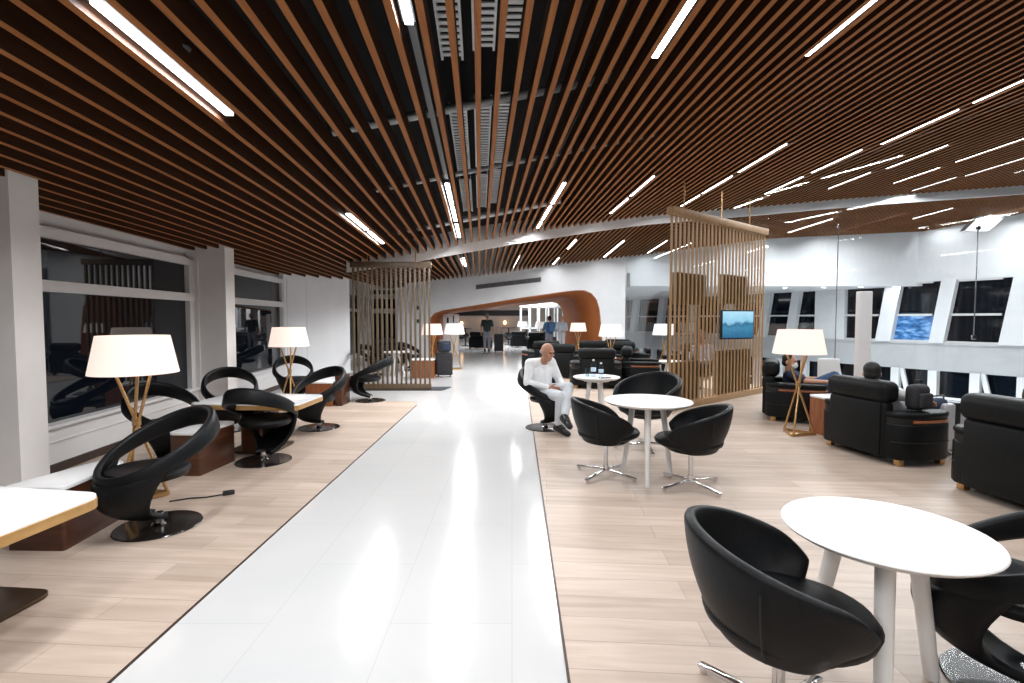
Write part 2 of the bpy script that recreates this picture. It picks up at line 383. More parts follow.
# ------------------------------------------------------------------ floors
b = B(); b.prism([(-7, -5), (7.9, -5), (7.0, 5), (5.6, 11), (4.4, 19.5), (4.4, 38), (-9, 38), (-9, 12)], -.45, 0)
struct(b.obj('floor', 'tile', sharp=0))
def edge_x(Y): return .215+.0105*Y
lw = [(-6.5, -4.9)] + [(-1.66, -4.9)] + [(-1.66, 8.65), (-1.67, 8.80), (-1.71, 8.93), (-1.80, 9.02), (-1.95, 9.06), (-2.4, 9.08), (-6.5, 9.3)]
b = B(); b.prism(lw, .0005, .004); struct(b.obj('floor', 'oak', sharp=0))
rw = [(edge_x(-4.9), -4.9), (7.8, -4.9), (6.95, 5), (5.9, 9.5), (5.3, 12.3), (4.7, 14.3), (edge_x(14.3), 14.3)]
b = B(); b.prism(rw, .0005, .004); struct(b.obj('floor', 'oak', sharp=0))
b = B(); b.bar((-1.66, -4.9, .003), (-1.66, 8.65, .003), .012, .006); struct(b.obj('trim_2', 'baseb', sharp=0))
b = B(); b.bar((edge_x(-4.9), -4.9, .003), (edge_x(14.3), 14.3, .003), .012, .006); struct(b.obj('trim_3', 'baseb', sharp=0))
b = B(); b.box((16, 18, -4.1), (34, 48, .2)); struct(b.obj('floor', 'tile', sharp=0))

# ------------------------------------------------------------------ left window wall  (w along the wall, n into the room)
dW = V((-.0955, .9954, 0)); nW = V((.9954, .0955, 0)); oW = V((-4, 0, 0))
def W(w, n, z): return oW+dW*w+nW*n+V((0, 0, z))
def wbox(b, w0, w1, n0, n1, z0, z1):
    vs = [W(w, n, z) for w in (w0, w1) for n in (n0, n1) for z in (z0, z1)]
    t = [b.bm.verts.new(p) for p in vs]
    for f in ((0, 1, 3, 2), (4, 6, 7, 5), (0, 4, 5, 1), (2, 3, 7, 6), (0, 2, 6, 4), (1, 5, 7, 3)): b.bm.faces.new([t[i] for i in f])
    return b
def wtop(w): return 2.66-.012*max(w, 0)+.25
b = B()
wbox(b, -5, 11.3, -.5, -.12, 2.36, 3.3)
wbox(b, -5, 11.3, -.5, -.0, .0, .44)
struct(b.obj('wall_left', 'frame', sharp=0))
b = B(); wbox(b, -5, 11.3, -.02, .02, 0, .09); struct(b.obj('baseboard_left', 'baseb', sharp=0))
b = B(); wbox(b, -5, 11.3, -.14, .04, .44, .475); wbox(b, -5, 11.3, 0, .012, .30, .306); struct(b.obj('trim_4', 'frame', sharp=0))
cols = [(.35, .68), (3.96, 4.24), (7.53, 7.83)]
for i, (w0, w1) in enumerate(cols):
    b = B(); wbox(b, w0, w1, -.2, .42, 0, 3.2); struct(b.obj(f'trim_{5+i}', 'column', sharp=0))
wins = [(.68, 3.96), (4.24, 7.53), (7.83, 11.3)]
for i, (w0, w1) in enumerate(wins):
    b = B()
    wbox(b, w0, w1, -.14, -.02, 2.29, 2.39); wbox(b, w0, w1, -.14, -.01, 1.765, 1.875)
    wbox(b, w0, w0+.06, -.14, -.02, .47, 2.39); wbox(b, w1-.14, w1, -.14, -.02, .47, 2.39); wbox(b, w1-.03, w1, -.14, .04, .47, 2.39)
    f = struct(b.obj(f'window_{i+1}', 'frame', sharp=0))
    b = B(); wbox(b, w0, w1, -.10, -.085, .46, 2.36); b.obj('pane', 'nightglass', f, sharp=0)
# angled white wall beyond the windows
b = B(); b.prism([(-5.07, 11.15), (-4.36, 13.45), (-4.5, 13.75), (-5.6, 13.9), (-5.6, 11.2)], 0, 3.3)
b.bar((-4.857, 11.85, 0.02), (-4.857, 11.85, 3.2), .012, .02)
struct(b.obj('wall_left', 'wallw', sharp=0))
b = B(); b.prism([(-5.10, 11.05), (-4.26, 13.38), (-4.36, 13.52), (-5.12, 11.2)], 0, .10); struct(b.obj('baseboard_left', 'wallw', sharp=0))
# dark glazed stretch of left wall up to the back wall
b = B()
wbox(b, 13.7, 19.6, -.5, -.12, 2.36, 3.3); wbox(b, 13.7, 19.6, -.5, -.12, 0, .25)
wbox(b, 13.7, 19.6, -.14, -.04, 1.77, 1.87)
for w in (15.4, 17.4): wbox(b, w, w+.12, -.14, -.04, .2, 2.4)
f = struct(b.obj('window_4', 'frame', sharp=0))
b = B(); wbox(b, 13.7, 19.6, -.12, -.10, .2, 2.4); b.obj('pane', 'nightglass', f, sharp=0)

# ------------------------------------------------------------------ back wall with the slanted wooden portal
def pX(x, Y=WY): return (x-512)/500*Y
def pZ(y, Y): return 1.5+math.tan(math.atan((341.5-y)/500)-math.atan(.045))*Y
FO = [(430, 372), (430, 340), (430.5, 325), (432, 318), (436, 313.5), (444, 310.8), (480, 305.5), (520, 299.2), (560, 292.8), (575, 291), (583, 291), (590, 294), (595, 300), (598, 310), (600, 330), (601.5, 350), (603, 372)]
BO = [(447, 372), (447, 340), (447.5, 325), (448.5, 318), (451.5, 314), (459, 312.2), (490, 309), (520, 305.5), (545, 302.6), (552, 302), (557, 303), (560, 306), (562, 310), (563.5, 316), (565, 330), (566, 350), (567, 372)]
FOW = [V((pX(x), WY, max(0, pZ(y, WY)) if y < 372 else 0)) for x, y in FO]
BOW = [V((pX(x, 22.6), 22.6, max(0, pZ(y, 22.6)) if y < 372 else 0)) for x, y in BO]
b = B()
top = 5.2
L = FOW
poly = [(-6.4, 0), (L[0].x, 0)]
for a, c in zip(L[1:], L[2:]):        # strips from the hole's outline up to the top
    pass
def quad(b, pts): b.bm.faces.new([b.bm.verts.new(p) for p in pts])
quad(b, [V((-4.45, WY, 0)), V((L[0].x, WY, 0)), V((L[0].x, WY, top)), V((-4.45, WY, top))])
quad(b, [V((L[-1].x, WY, 0)), V((4.4, WY, 0)), V((4.4, WY, top)), V((L[-1].x, WY, top))])
for a, c in zip(L, L[1:]):
    if abs(a.x-c.x) < 1e-6: continue
    quad(b, [a, c, V((c.x, WY, top)), V((a.x, WY, top))])
bmesh.ops.remove_doubles(b.bm, verts=b.bm.verts, dist=1e-5)
struct(b.obj('wall_back', 'wallw', sharp=0, thick=.08, toff=0))
b = B(); b.grid([FOW, BOW]); struct(b.obj('trim_8', 'portal', sharp=50, thick=.03, toff=0))
b = B()                              # thin wooden lip on the wall face round the opening
mid = V((pX(515), WY, 1.2))
rings = []
for p in FOW:
    q = p+(p-mid).normalized()*.05; rings.append([V((p.x, WY-.06, p.z)), V((q.x, WY-.06, q.z)), V((q.x, WY+.02, q.z)), V((p.x, WY+.02, p.z))])
b.sweep(rings); struct(b.obj('trim_9', 'portal', sharp=50))
# left bay of the back wall: pillar, window, pillar
for i, (x0, x1) in enumerate([(361, 371), (398, 404.5)]):
    b = B(); b.box(((pX(x0)+pX(x1))/2, WY-.15, 1.6), (pX(x1)-pX(x0), .4, 3.2)); struct(b.obj(f'trim_{10+i}', 'wallw', sharp=0))
b = B()
for z0, z1 in ((0, .3), (1.72, 1.9), (2.28, 2.46), (2.62, 3.4)): b.box(((pX(368)+pX(401))/2, WY-.02, (z0+z1)/2), (pX(401)-pX(368), .1, z1-z0))
f = struct(b.obj('window_5', 'frame', sharp=0))
b = B(); b.box(((pX(358)+pX(401))/2, WY+.05, 1.5), (pX(401)-pX(358), .02, 3.1)); b.obj('pane', 'nightglass', f, sharp=0)
for zc, lab in ((1.93, 'upper small dark square sign on the white back wall'), (1.42, 'lower small dark square sign on the white back wall')):
    b = B(); b.box((0, 0, 0), (.12, .03, .14), bev=.006); tag(b.obj('wall_sign', 'black'), lab, 'sign', loc=(pX(419), WY-.06, zc))
# air grille
t = thing('air_grille', 'long grey slotted air grille high on the white wall over the portal', 'air grille', (pX(508), WY-.06, 2.93))
g0 = V((pX(476.5)-pX(508), 0, pZ(287.2, WY)-2.93)); g1 = V((pX(540.5)-pX(508), 0, pZ(279.6, WY)-2.93))
b = B(); b.bar(g0+V((0, .02, 0)), g1+V((0, .02, 0)), .02, .17); b.obj('backing', 'black', t, sharp=0)
b = B()
for i in range(5): o_ = V((0, 0, -.07+.035*i)); b.bar(g0+o_, g1+o_, .03, .018)
for i in range(6): p = g0.lerp(g1, i/5); b.box(p, (.03, .04, .18))
b.obj('louvre', 'vent', t, sharp=0)
b = B(); b.box((0, 0, 0), (.11, .05, .55), bev=.01); tag(b.obj('wall_speaker', 'vent'), 'narrow dark grey vertical speaker on white wall right of the portal', 'speaker', loc=(pX(627.6), WY-.07, 3.0))

# bulkhead over the atrium and its soffit
b = B()
b.prism([(4.4, WY), (30, WY), (30, WY+.15), (4.4, WY+.15)], 2.78, 8)
b.prism([(4.4, WY+.16), (30, WY+.16), (30, 40), (4.4, 40)], 2.785, 2.9)
struct(b.obj('wall_back', 'wallw', sharp=0))

# ------------------------------------------------------------------ far facade across the atrium
eF = V((-.456, .890, 0)); nF = V((-.890, -.456, 0)); oF = V((17, 17, 0))
def Fp(t, n, z): return oF+eF*t+nF*n+V((0, 0, z))
def fbox(b, t0, t1, n0, n1, z0, z1, sh=0):
    vs = [Fp(t-(sh*(z-z0)), n, z) for t in (t0, t1) for n in (n0, n1) for z in (z0, z1)]
    q = [b.bm.verts.new(p) for p in vs]
    for f in ((0, 1, 3, 2), (4, 6, 7, 5), (0, 4, 5, 1), (2, 3, 7, 6), (0, 2, 6, 4), (1, 5, 7, 3)): b.bm.faces.new([q[i] for i in f])
b = B()
fbox(b, -9, 24, -.3, 0, -.45, .60)
fbox(b, -9, 24, .0, .06, .54, .62)
struct(b.obj('wall_right', 'spandrel', sharp=0))
b = B(); fbox(b, -9, 24, -.3, 0, 2.93, 8)
fbox(b, 5.45, 6.75, -.3, 0.02, .6, 2.95)
struct(b.obj('wall_right', 'wallw', sharp=0))
wt = [(-6.2, -3.6), (-3.2, -.45), (.3, 1.85), (2.3, 3.6), (4.15, 5.45), (6.75, 7.7), (8.1, 9.2), (9.6, 11.4), (11.9, 13.9), (14.4, 16.4), (16.9, 18.9), (19.4, 22)]
b = B(); edges = []
for (a0, a1), (c0, c1) in zip(wt, wt[1:]):
    if c0-a1 < .9: fbox(b, a1, c0, -.12, .14, .6, 2.95, sh=.14)
struct(b.obj('trim_12', 'wallw', sharp=0))
for i, (a, c) in enumerate(wt):
    b = B(); fbox(b, a, c, -.1, -.02, 1.62, 1.70); fbox(b, a, c, -.1, 0, .6, .68); fbox(b, a, c, -.1, 0, 2.87, 2.95)
    f = struct(b.obj(f'window_{6+i}', 'frame', sharp=0))
    b = B(); fbox(b, a-.35, c+.35, -.22, -.2, .6, 2.95); b.obj('pane', 'farglass', f, sharp=0)
# lower storey
b = B(); b2_ = B()
for i in range(24):
    t0 = -8+1.25*i
    fbox(b, t0, t0+.28, -.1, .15, -4, -.45)
    if i % 2 == 0: fbox(b, t0+.35, t0+.5, -.05, .05, -4, -.45, sh=-.22)
fbox(b, -9, 24, -.1, .06, -1.5, -1.42); fbox(b, -9, 24, -.1, .06, -2.6, -2.5)
struct(b.obj('trim_13', 'wallw', sharp=0))
b = B(); fbox(b, -9, 24, -.3, -.27, -4, -.45); struct(b.obj('window_18', 'farglass', sharp=0))
# made-up panel behind the pane that gives it a blue glow
m = mat('blue_pane_glow', (.02, .05, .1), .4)
tc = N(m, 'ShaderNodeTexCoord'); n = N(m, 'ShaderNodeTexNoise'); n.inputs['Scale'].default_value = 3.2; n.inputs['Detail'].default_value = 5
mp = N(m, 'ShaderNodeMapping'); mp.inputs['Scale'].default_value = (1, 1, 2.6); LK(m, tc.outputs['Object'], mp.inputs[0]); LK(m, mp.outputs[0], n.inputs['Vector'])
r = ramp(m, n.outputs[0], [(.36, (.01, .05, .15)), (.5, (.05, .22, .62)), (.64, (.35, .62, .95))]); LK(m, r.outputs[0], BS(m).inputs['Emission Color']); BS(m).inputs['Emission Strength'].default_value = .8
b = B(); fbox(b, 2.28, 3.75, -.19, -.15, .66, 1.62, sh=.14); tag(b.obj('blue_glow_panel', m, sharp=0), 'made-up blue glowing panel filling the lower pane of a far slanted window', 'screen')
for i, (x, y) in enumerate([(11.2, 20.6), (12.6, 20.3), (13.9, 20.0), (15.2, 19.9)]):
    t = thing('downlight', ['leftmost', 'second from left', 'third from left', 'rightmost'][i]+' small round downlight in the white soffit over the far windows', 'downlight', (x, y, 2.78), 0, 'soffit downlights')
    b = B(); b.lathe([(.09, -.012), (.12, -.012), (.12, 0), (.09, 0), (.09, -.012)], n=20, caps=False); b.obj('trim_ring', 'chrome', t)
    b = B(); b.cyl((0, 0, -.008), (0, 0, -.001), .09, n=20); b.obj('diffuser', 'lamp', t)
    area('downlight_glow', (x, y, 2.76), .16, 10)
t = thing('display_cabinet', 'white display cabinet with dark marks behind the white floor lamps at left', 'cabinet', (-2.55, 21.0, 0))
b = B(); b.box((0, 0, .85), (.62, .4, 1.7), bev=.02); b.obj('body', 'fascia', t)
b = B(); b.box((-.12, -.21, 1.45), (.08, .02, .22)); b.obj('mark', 'black', t)
b = B(); b.box((.12, -.21, 1.5), (.05, .02, .28)); b.obj('mark', 'black', t)
# slanted white brace at the ceiling edge
b = B(); b.prism([(0, 0), (.9, 0), (.25, -.55), (-.55, -.55)], -.1, .1, mtx=Matrix.Translation((15.7, 17.0, 5.0)) @ Matrix.Rotation(D(90), 4, 'X')); struct(b.obj('trim_14', 'wallw', sharp=0))

# glass partition at the floor's edge
GP = [V((7.9, -5, 0)), V((7.0, 5, 0)), V((6.65, 6.5, 0)), V((6.0, 9.3, 0)), V((5.6, 11, 0)), V((5.0, 15.2, 0)), V((4.4, 19.4, 0))]
b = B()
for a, c in zip(GP, GP[1:]):
    d = (c-a).normalized(); a2 = a+d*.01; c2 = c-d*.01
    b.bar(a2+V((0, 0, 2.2)), c2+V((0, 0, 2.2)), .02, 4.3)
struct(b.obj('wall_right', 'glass', sharp=0))
for i, (p, z0, z1, lab) in enumerate([((6.0, 9.3, 0), .0, 3.2, 'thin dark upright rod with clip on the glass wall behind the white pillar'), ((6.55, 7.12, 0), 1.22, 2.78, 'thin pale rod on the glass wall above the silver suitcase')]):
    t = thing('glass_rod', lab, 'rod', p, 0)
    b = B(); b.cyl((0, -.03, z0), (0, -.03, z1), .007, n=8); b.obj('rod', 'pipe' if i == 0 else 'chrome', t)
    b = B()
    for zz in (z0+.02, z1): b.box((0, -.03, zz), (.06, .03, .06), bev=.008)
    b.obj('clamp', 'chrome', t)
b = B(); b.box((0, 0, .97), (.19, .12, 1.94), bev=.01); tag(b.obj('white_pillar', 'fascia'), 'slim white free-standing pillar behind the black armchair with a seated person', 'pillar', loc=(5.62, 8.0, 0))
b = B(); b.box((0, 0, .44), (.32, .05, .86), bev=.02); tag(b.obj('white_panel', 'fascia'), 'low white upright panel right of the masked man in the armchair', 'panel', loc=(5.05, 7.95, 0), rz=D(-10))

# behind the camera
b = B(); b.box((1.5, -5.1, 2), (14, .2, 6)); struct(b.obj('wall_front', 'wallw', sharp=0))

# ------------------------------------------------------------------ furniture prototypes
def loop_chair():
    t = thing('loop_chair', '', 'chair')
    b = B(); b.lathe([(0, 0), (.27, 0), (.275, .004), (.27, .010), (.05, .014), (0, .014)], n=40, caps=False); b.obj('base', 'gloss', t)
    b = B(); b.cyl((0, 0, .012), (0, 0, .10), .032, n=20); b.cyl((0, 0, .012), (0, 0, .03), .05, .034, n=20); b.obj('column', 'chrome', t)
    def ring(th): return V((.315*math.sin(th), .02+.36*math.cos(th), .580+.165*math.cos(th)))
    # hoop
    b = B(); rings = []; n = 56
    for k in range(n):
        th = 2*PI*k/n; p = ring(th); tt = (ring(th+.01)-ring(th-.01)).normalized()
        o = V((math.sin(th), math.cos(th), 0)); bk = (1+math.cos(th))/2
        o = (o-tt*o.dot(tt)).normalized(); o = (o+V((0, 0, .05+.25*bk))).normalized()
        u = tt.cross(o).normalized()
        if u.z < 0: u = -u
        hh = .034+.048*bk; ht = .022+.008*bk
        pts = []
        for j in range(12):
            a = 2*PI*j/12; cx = math.copysign(abs(math.cos(a))**.6, math.cos(a)); cy = math.copysign(abs(math.sin(a))**.6, math.sin(a))
            pts.append(p+o*ht*cx+u*hh*cy)
        rings.append(pts)
    b.sweep(rings, closed=True); b.obj('back_hoop', 'leather', t, sharp=60)
    # cantilever shell, from the front of the hoop down and back to the column
    b = B(); rows = []; K = 18
    for i in range(13):
        f = i/12; row = []
        for k in range(K+1):
            s = k/K; th = D(105+150*s); T = ring(th)+V((0, 0, -.015))
            w = math.sin(th); c = -math.cos(th)
            E_ = V((.08*w, .04-.07*c, .085)); Mi = V((.20*w, -.27-.17*max(c, 0), .17))
            row.append(T*(1-f)**2+Mi*2*f*(1-f)+E_*f*f)
        rows.append(row)
    b.grid(rows); b.obj('shell', 'leather', t, sharp=60, thick=.04, toff=0)
    # seat pad
    b = B(); prof = []
    rr = []
    for i, (r, z) in enumerate([(0, .36), (.19, .365), (.25, .385), (.268, .42), (.256, .445), (.20, .458), (0, .455)]): rr.append((r, z))
    b.lathe(rr, c=(0, -.06, 0), n=32, caps=False)
    for v in b.bm.verts: v.co.y = v.co.y*.95; v.co.z += .05*(-v.co.y)*.4
    b.obj('seat', 'leather', t, sharp=50)
    return t
def tub_chair():
    t = thing('tub_chair', '', 'chair')
    b = B(); rows = []; nA = 40; A = D(128)
    for k in range(nA+1):
        a = -A+2*A*k/nA; q = abs(a)/A
        zr = .755-.20*(q**1.6) if q < .80 else .755-.20*(q**1.6)-.05*((q-.80)/.20)**2
        row = []
        R = .30
        for i in range(13):
            f = i/12
            zb = .335 if q < .74 else .335+.065*((q-.74)/.26)**1.5
            z = zb+(zr-zb)*f
            rad = .19+(R-.19)*(1-(1-f)**2.2) if f > 0 else .19
            rad += .02*f
            row.append(V((math.sin(a)*rad*1.02, math.cos(a)*rad, z)))
        rows.append(row)
    b.grid(rows); b.obj('shell', 'leather', t, sharp=0, thick=.045, toff=0, sub=1)
    for o_ in [x for x in bpy.data.objects if x.parent == t]:
        for p in o_.data.polygons: p.use_smooth = True
    b = B(); b.lathe([(0, .318), (.15, .318), (.19, .328), (.215, .345), (.22, .37), (0, .37)], n=36, caps=False); b.obj('seat_pan', 'leather', t)
    b = B(); prof = [(0, .36), (.22, .365), (.262, .39), (.272, .42), (.255, .447), (.18, .458), (0, .455)]
    b.lathe(prof, n=36, caps=False)
    for v in b.bm.verts:
        if v.co.y < 0: v.co.y *= 1.18
    b.obj('seat', 'leather', t, sharp=60)
    for sgn in (-1, 1):
        b = B(); a = sgn*D(62); b.tube([(math.sin(a)*(.352+.0)*x, math.cos(a)*.345*x, z) for x, z in ((.72, .36), (.88, .42), (.98, .52), (1.03, .64))], .003, n=6)
        b.obj('seam', 'seam', t)
    b = B(); b.cyl((0, 0, .05), (0, 0, .325), .022, n=18); b.cyl((0, 0, .30), (0, 0, .325), .06, .08, n=20); b.cyl((0, 0, .04), (0, 0, .10), .032, .026, n=18); b.obj('column', 'chrome', t)
    for k in range(4):
        a = D(45+90*k); d = V((math.cos(a), math.sin(a), 0))
        b = B(); b.bar(d*.02+V((0, 0, .06)), d*.33+V((0, 0, .026)), .036, .02, bev=.006); b.cyl(d*.31+V((0, 0, .0)), d*.31+V((0, 0, .02)), .016, n=12); b.obj('foot', 'chrome', t)
    return t
def round_table(r, h, name='round_table'):
    t = thing(name, '', 'table')
    b = B(); b.lathe([(0, h-.028), (r-.03, h-.028), (r-.004, h-.012), (r, h-.005), (r-.004, h), (0, h)], n=72, caps=False); b.obj('tabletop', 'whitetop', t, sharp=40)
    b = B(); b.cyl((0, 0, h-.06), (0, 0, h-.026), .17, .2, n=32); b.obj('hub', 'whiteleg', t)
    return t
def table_legs(t, h, angs, r0=.16, r1=.30, w0=.030, w1=.019):
    for a in angs:
        d = V((math.cos(D(a)), math.sin(D(a)), 0)); b = B()
        b.cyl(d*r1+V((0, 0, .012)), d*r0+V((0, 0, h-.028)), w1, w0, n=18); b.cyl(d*r1+V((0, 0, 0)), d*r1+V((0, 0, .014)), w1*.9, n=14); b.obj('leg', 'whiteleg', t)
def floor_lamp(base_rot=0, shade='shade'):
    t = thing('floor_lamp', '', 'floor lamp')
    b = B(); n = 48; prof = [(.312, 1.05), (.252, 1.36)]
    b.lathe([(.312, 1.05), (.282, 1.205), (.252, 1.36), (.247, 1.36), (.277, 1.205), (.307, 1.05), (.312, 1.05)], n=n, caps=False); b.obj('lamp_shade', shade, t, sharp=50)
    A = [base_rot+120*k for k in range(3)]; P = [V((.21*math.cos(D(a)), .21*math.sin(D(a)), .02)) for a in A]
    b = B()
    for k in range(3): b.bar(P[k], P[(k+1) % 3], .03, .035, bev=.004)
    b.obj('base_frame', 'brass', t)
    for k in range(3):
        a = D(A[k]); q = D(A[k]+30); top = V((-.15*math.cos(a), -.15*math.sin(a), 1.10)); off = V((.016*math.cos(q+PI/2), .016*math.sin(q+PI/2), 0))
        b = B(); b.cyl(P[k]+off, top+off, .0125, n=12); b.obj('leg', 'brass', t)
    b = B(); b.cyl((0, 0, .615), (0, 0, .675), .032, n=16); b.obj('hub', 'brass', t)
    b = B(); b.cyl((0, 0, 1.06), (0, 0, 1.20), .02, n=12); b.ell((0, 0, 1.24), .04, n=14)
    for k in range(3): a = D(A[k]); b.cyl((0, 0, 1.10), (-.15*math.cos(a), -.15*math.sin(a), 1.10), .006, n=8)
    b.obj('bulb_holder', 'brass', t)
    return t
def club_chair():
    t = thing('club_armchair', '', 'armchair')
    b = B(); b.box((0, .40, .36), (.74, .15, .60), bev=.05, seg=4); b.box((0, .475, .36), (.66, .03, .56), bev=.012, seg=2); b.obj('backrest', 'leather2', t)
    b = B(); b.box((0, .385, .755), (.80, .24, .235), bev=.085, seg=5); b.obj('headrest', 'leather2', t)
    b = B(); b.box((0, .0, .335), (.66, .70, .20), bev=.06, seg=4); b.obj('seat', 'leather2', t)
    b = B(); b.box((0, .04, .16), (.70, .66, .18), bev=.02); b.obj('seat_base', 'leather2', t)
    for s in (-1, 1):
        ol = [(.33, .45), (.43, .45), (.50, .40), (.545, .28), (.565, .12), (.56, -.06), (.535, -.20), (.48, -.30), (.42, -.33), (.36, -.325), (.335, -.28), (.33, .05)]
        ol = [(s*x, y) for x, y in (ol if s > 0 else ol)]
        if s < 0: ol = ol[::-1]
        b = B(); b.prism(ol, .07, .44, bev=.015); arm = b.obj('arm', 'leather2', t)
        b = B(); b.prism(ol, .50, .565, bev=.03, seg=4); b.obj('arm_pad', 'leather2', t)
        sc_ = [(x-s*.012 if abs(x) > .4 else x, y*.985) for x, y in ol]
        b = B(); b.prism(sc_, .435, .505); b.obj('arm_joint', 'seam', t)
        fr = [(x+s*.004, y) for x, y in ol if y < .30 and abs(x) > .4]; b = B(); b.tube([(x-s*.018, y*.99, .468) for x, y in fr], .017, n=8); b.obj('wood_strip', 'redwood', t)
        b = B(); b.tube([(s*x*1.003, y, .255) for x, y in ([(.43, .455), (.503, .403), (.549, .28), (.569, .12), (.564, -.06), (.539, -.202), (.484, -.304), (.42, -.334)])], .004, n=6); b.obj('seam', 'seam', arm)
        for y in (-.24, .34):
            b = B(); b.box((s*.44, y, .037), (.07, .07, .075), bev=.006); b.obj('foot', 'brass', t)
    return t
def box_table(pts, h=.42, over=.015, m='walnut', slats=False):
    t = thing('side_table', '', 'side table')
    b = B(); b.prism(rounded([(x, y) for x, y in pts], .03), .0, h-.03); b.obj('body', m, t, sharp=30)
    cx = sum(p[0] for p in pts)/len(pts); cy = sum(p[1] for p in pts)/len(pts)
    o = [(cx+(x-cx)*(1+over*3), cy+(y-cy)*(1+over*3)) for x, y in pts]
    b = B(); b.prism(rounded(o, .06), h-.03, h, bev=.006); b.obj('tabletop', 'marble', t, sharp=30)
    return t
def pedestal_table():
    t = thing('pedestal_table', '', 'table')
    o = rounded([(-.62, -.34), (.58, -.44), (.60, .30), (-.56, .42)], .10, 6)
    b = B(); b.prism(o, .565, .60, bev=.005); b.obj('tabletop', 'marble', t, sharp=30)
    cx = 1.006
    b = B(); b.prism([(x*cx, y*cx) for x, y in o], .535, .585, bev=.003); b.obj('edge_band', 'gold', t, sharp=30)
    b = B(); b.prism(rounded([(-.17, -.17), (.10, -.20), (.13, .17), (-.16, .18)], .05), .02, .54); b.obj('pedestal', 'walnut', t, sharp=30)
    b = B(); b.prism(rounded([(-.36, -.10), (.18, -.14), (.21, .40), (-.34, .42)], .09), 0, .022, bev=.004); b.obj('base_plate', 'bronze', t, sharp=30)
    return t

# ------------------------------------------------------------------ left side furniture
LC = loop_chair(); lcu = []; G1 = 'black loop back swivel chairs'
place(LC, lcu, 'nearest black loop back chair, its round base beside the front gold edged table', (-2.56, 3.56, .004), D(-24), G1)
place(LC, lcu, 'black loop back chair seen from behind, before the second gold edged table', (-2.62, 5.22, .004), D(178), G1)
place(LC, lcu, 'black loop back chair at the far end of the second gold edged table', (-2.66, 6.83, .004), D(-22), G1)
place(LC, lcu, 'black loop back chair seen from the side, beside the left slat screen', (-2.60, 9.12, 0), D(-88), G1)
place(LC, lcu, 'black loop back chair between the second gold edged table and the window column', (-3.82, 6.75, .004), D(35), G1)
place(LC, lcu, 'black loop back chair mostly hidden behind the nearest loop chair and the near lamp', (-3.60, 5.15, .004), D(60), G1)
place(LC, lcu, 'black loop back chair in the corner behind the far brass floor lamp', (-3.95, 9.0, .004), D(30), G1)
place(LC, lcu, 'large black loop back chair at the right edge, behind the front round table', (2.07, 1.94, .004), D(-125), G1)

PT = pedestal_table(); ptu = []; G2 = 'gold edged marble tables'
place(PT, ptu, 'front white marble table with gold edge, cut by the left picture edge', (-2.72, 2.28, .004), D(-3), G2)
place(PT, ptu, 'white marble table with gold edge and a loop chair at each end, farther from camera', (-2.83, 5.62, .004), D(0), G2)

G3 = 'walnut box side tables with marble tops'
for pts, lab, m in [([(-3.27, 3.17), (-2.885, 3.16), (-2.935, 3.74), (-3.13, 3.80)], 'low walnut box table with marble top between the front table and the first column', 'walnut'),
                    ([(-3.27, 4.72), (-2.97, 4.70), (-2.925, 5.235), (-3.22, 5.27)], 'low walnut box table with marble top left of the chair seen from behind', 'walnut'),
                    ([(-3.56, 8.55), (-3.08, 8.50), (-3.08, 9.0), (-3.56, 9.0)], 'low reddish box table with marble top near the far brass lamp', 'redwood')]:
    cx = sum(p[0] for p in pts)/4; cy = sum(p[1] for p in pts)/4
    t = box_table([(x-cx, y-cy) for x, y in pts], m=m); t.location = (cx, cy, .004); t['label'] = lab; t['group'] = G3
b = B(); b.box((0, 0, .26), (.12, .42, .52), bev=.01); tag(b.obj('cabinet_end', 'walnut'), 'dark walnut upright panel beside the far reddish box table', 'panel', loc=(-2.98, 8.75, .004))
b = B(); b.box((0, 0, .06), (.05, .02, .12), bev=.006); tag(b.obj('card_reader', 'black'), 'small dark upright device standing on the walnut panel', 'device', loc=(-2.98, 8.75, .524))

LP = floor_lamp(20); lpu = []; G4 = 'brass tripod floor lamps'
place(LP, lpu, 'nearest glowing floor lamp with crossed brass legs, beside the left window', (-3.12, 4.12, .004), D(0), G4)
place(LP, lpu, 'glowing floor lamp with crossed brass legs in front of the angled white wall', (-3.66, 8.2, .004), D(30), G4)
place(LP, lpu, 'glowing floor lamp right of the masked man and the tall slat screen', (3.71, 6.45, .004), D(-35), G4)
place(LP, lpu, 'glowing floor lamp behind the small round table with bottles', (2.55, 12.9, .004), D(10), G4)
place(LP, lpu, 'glowing floor lamp in front of the brown portal jamb', (2.42, 18.3, 0), D(10), G4)
place(LP, lpu, 'glowing floor lamp half hidden behind the left slat screen edge', (-2.30, 14.4, 0), D(10), G4)
LP2 = floor_lamp(20, 'shadecool'); lpu2 = []
place(LP2, lpu2, 'white shaded floor lamp standing at the far left edge of the walkway', (-1.72, 14.9, 0), D(-10), G4)
place(LP2, lpu2, 'white shaded floor lamp just left of the tall slat screen', (4.25, 14.0, .004), D(30), G4)
place(LP2, lpu2, 'white shaded lamp behind the seated man in white', (1.45, 25.0, 0), D(0), G4)
place(LP2, lpu2, 'small white shaded lamp among dark chairs beyond the portal', (.62, 29.0, 0), D(0), G4)

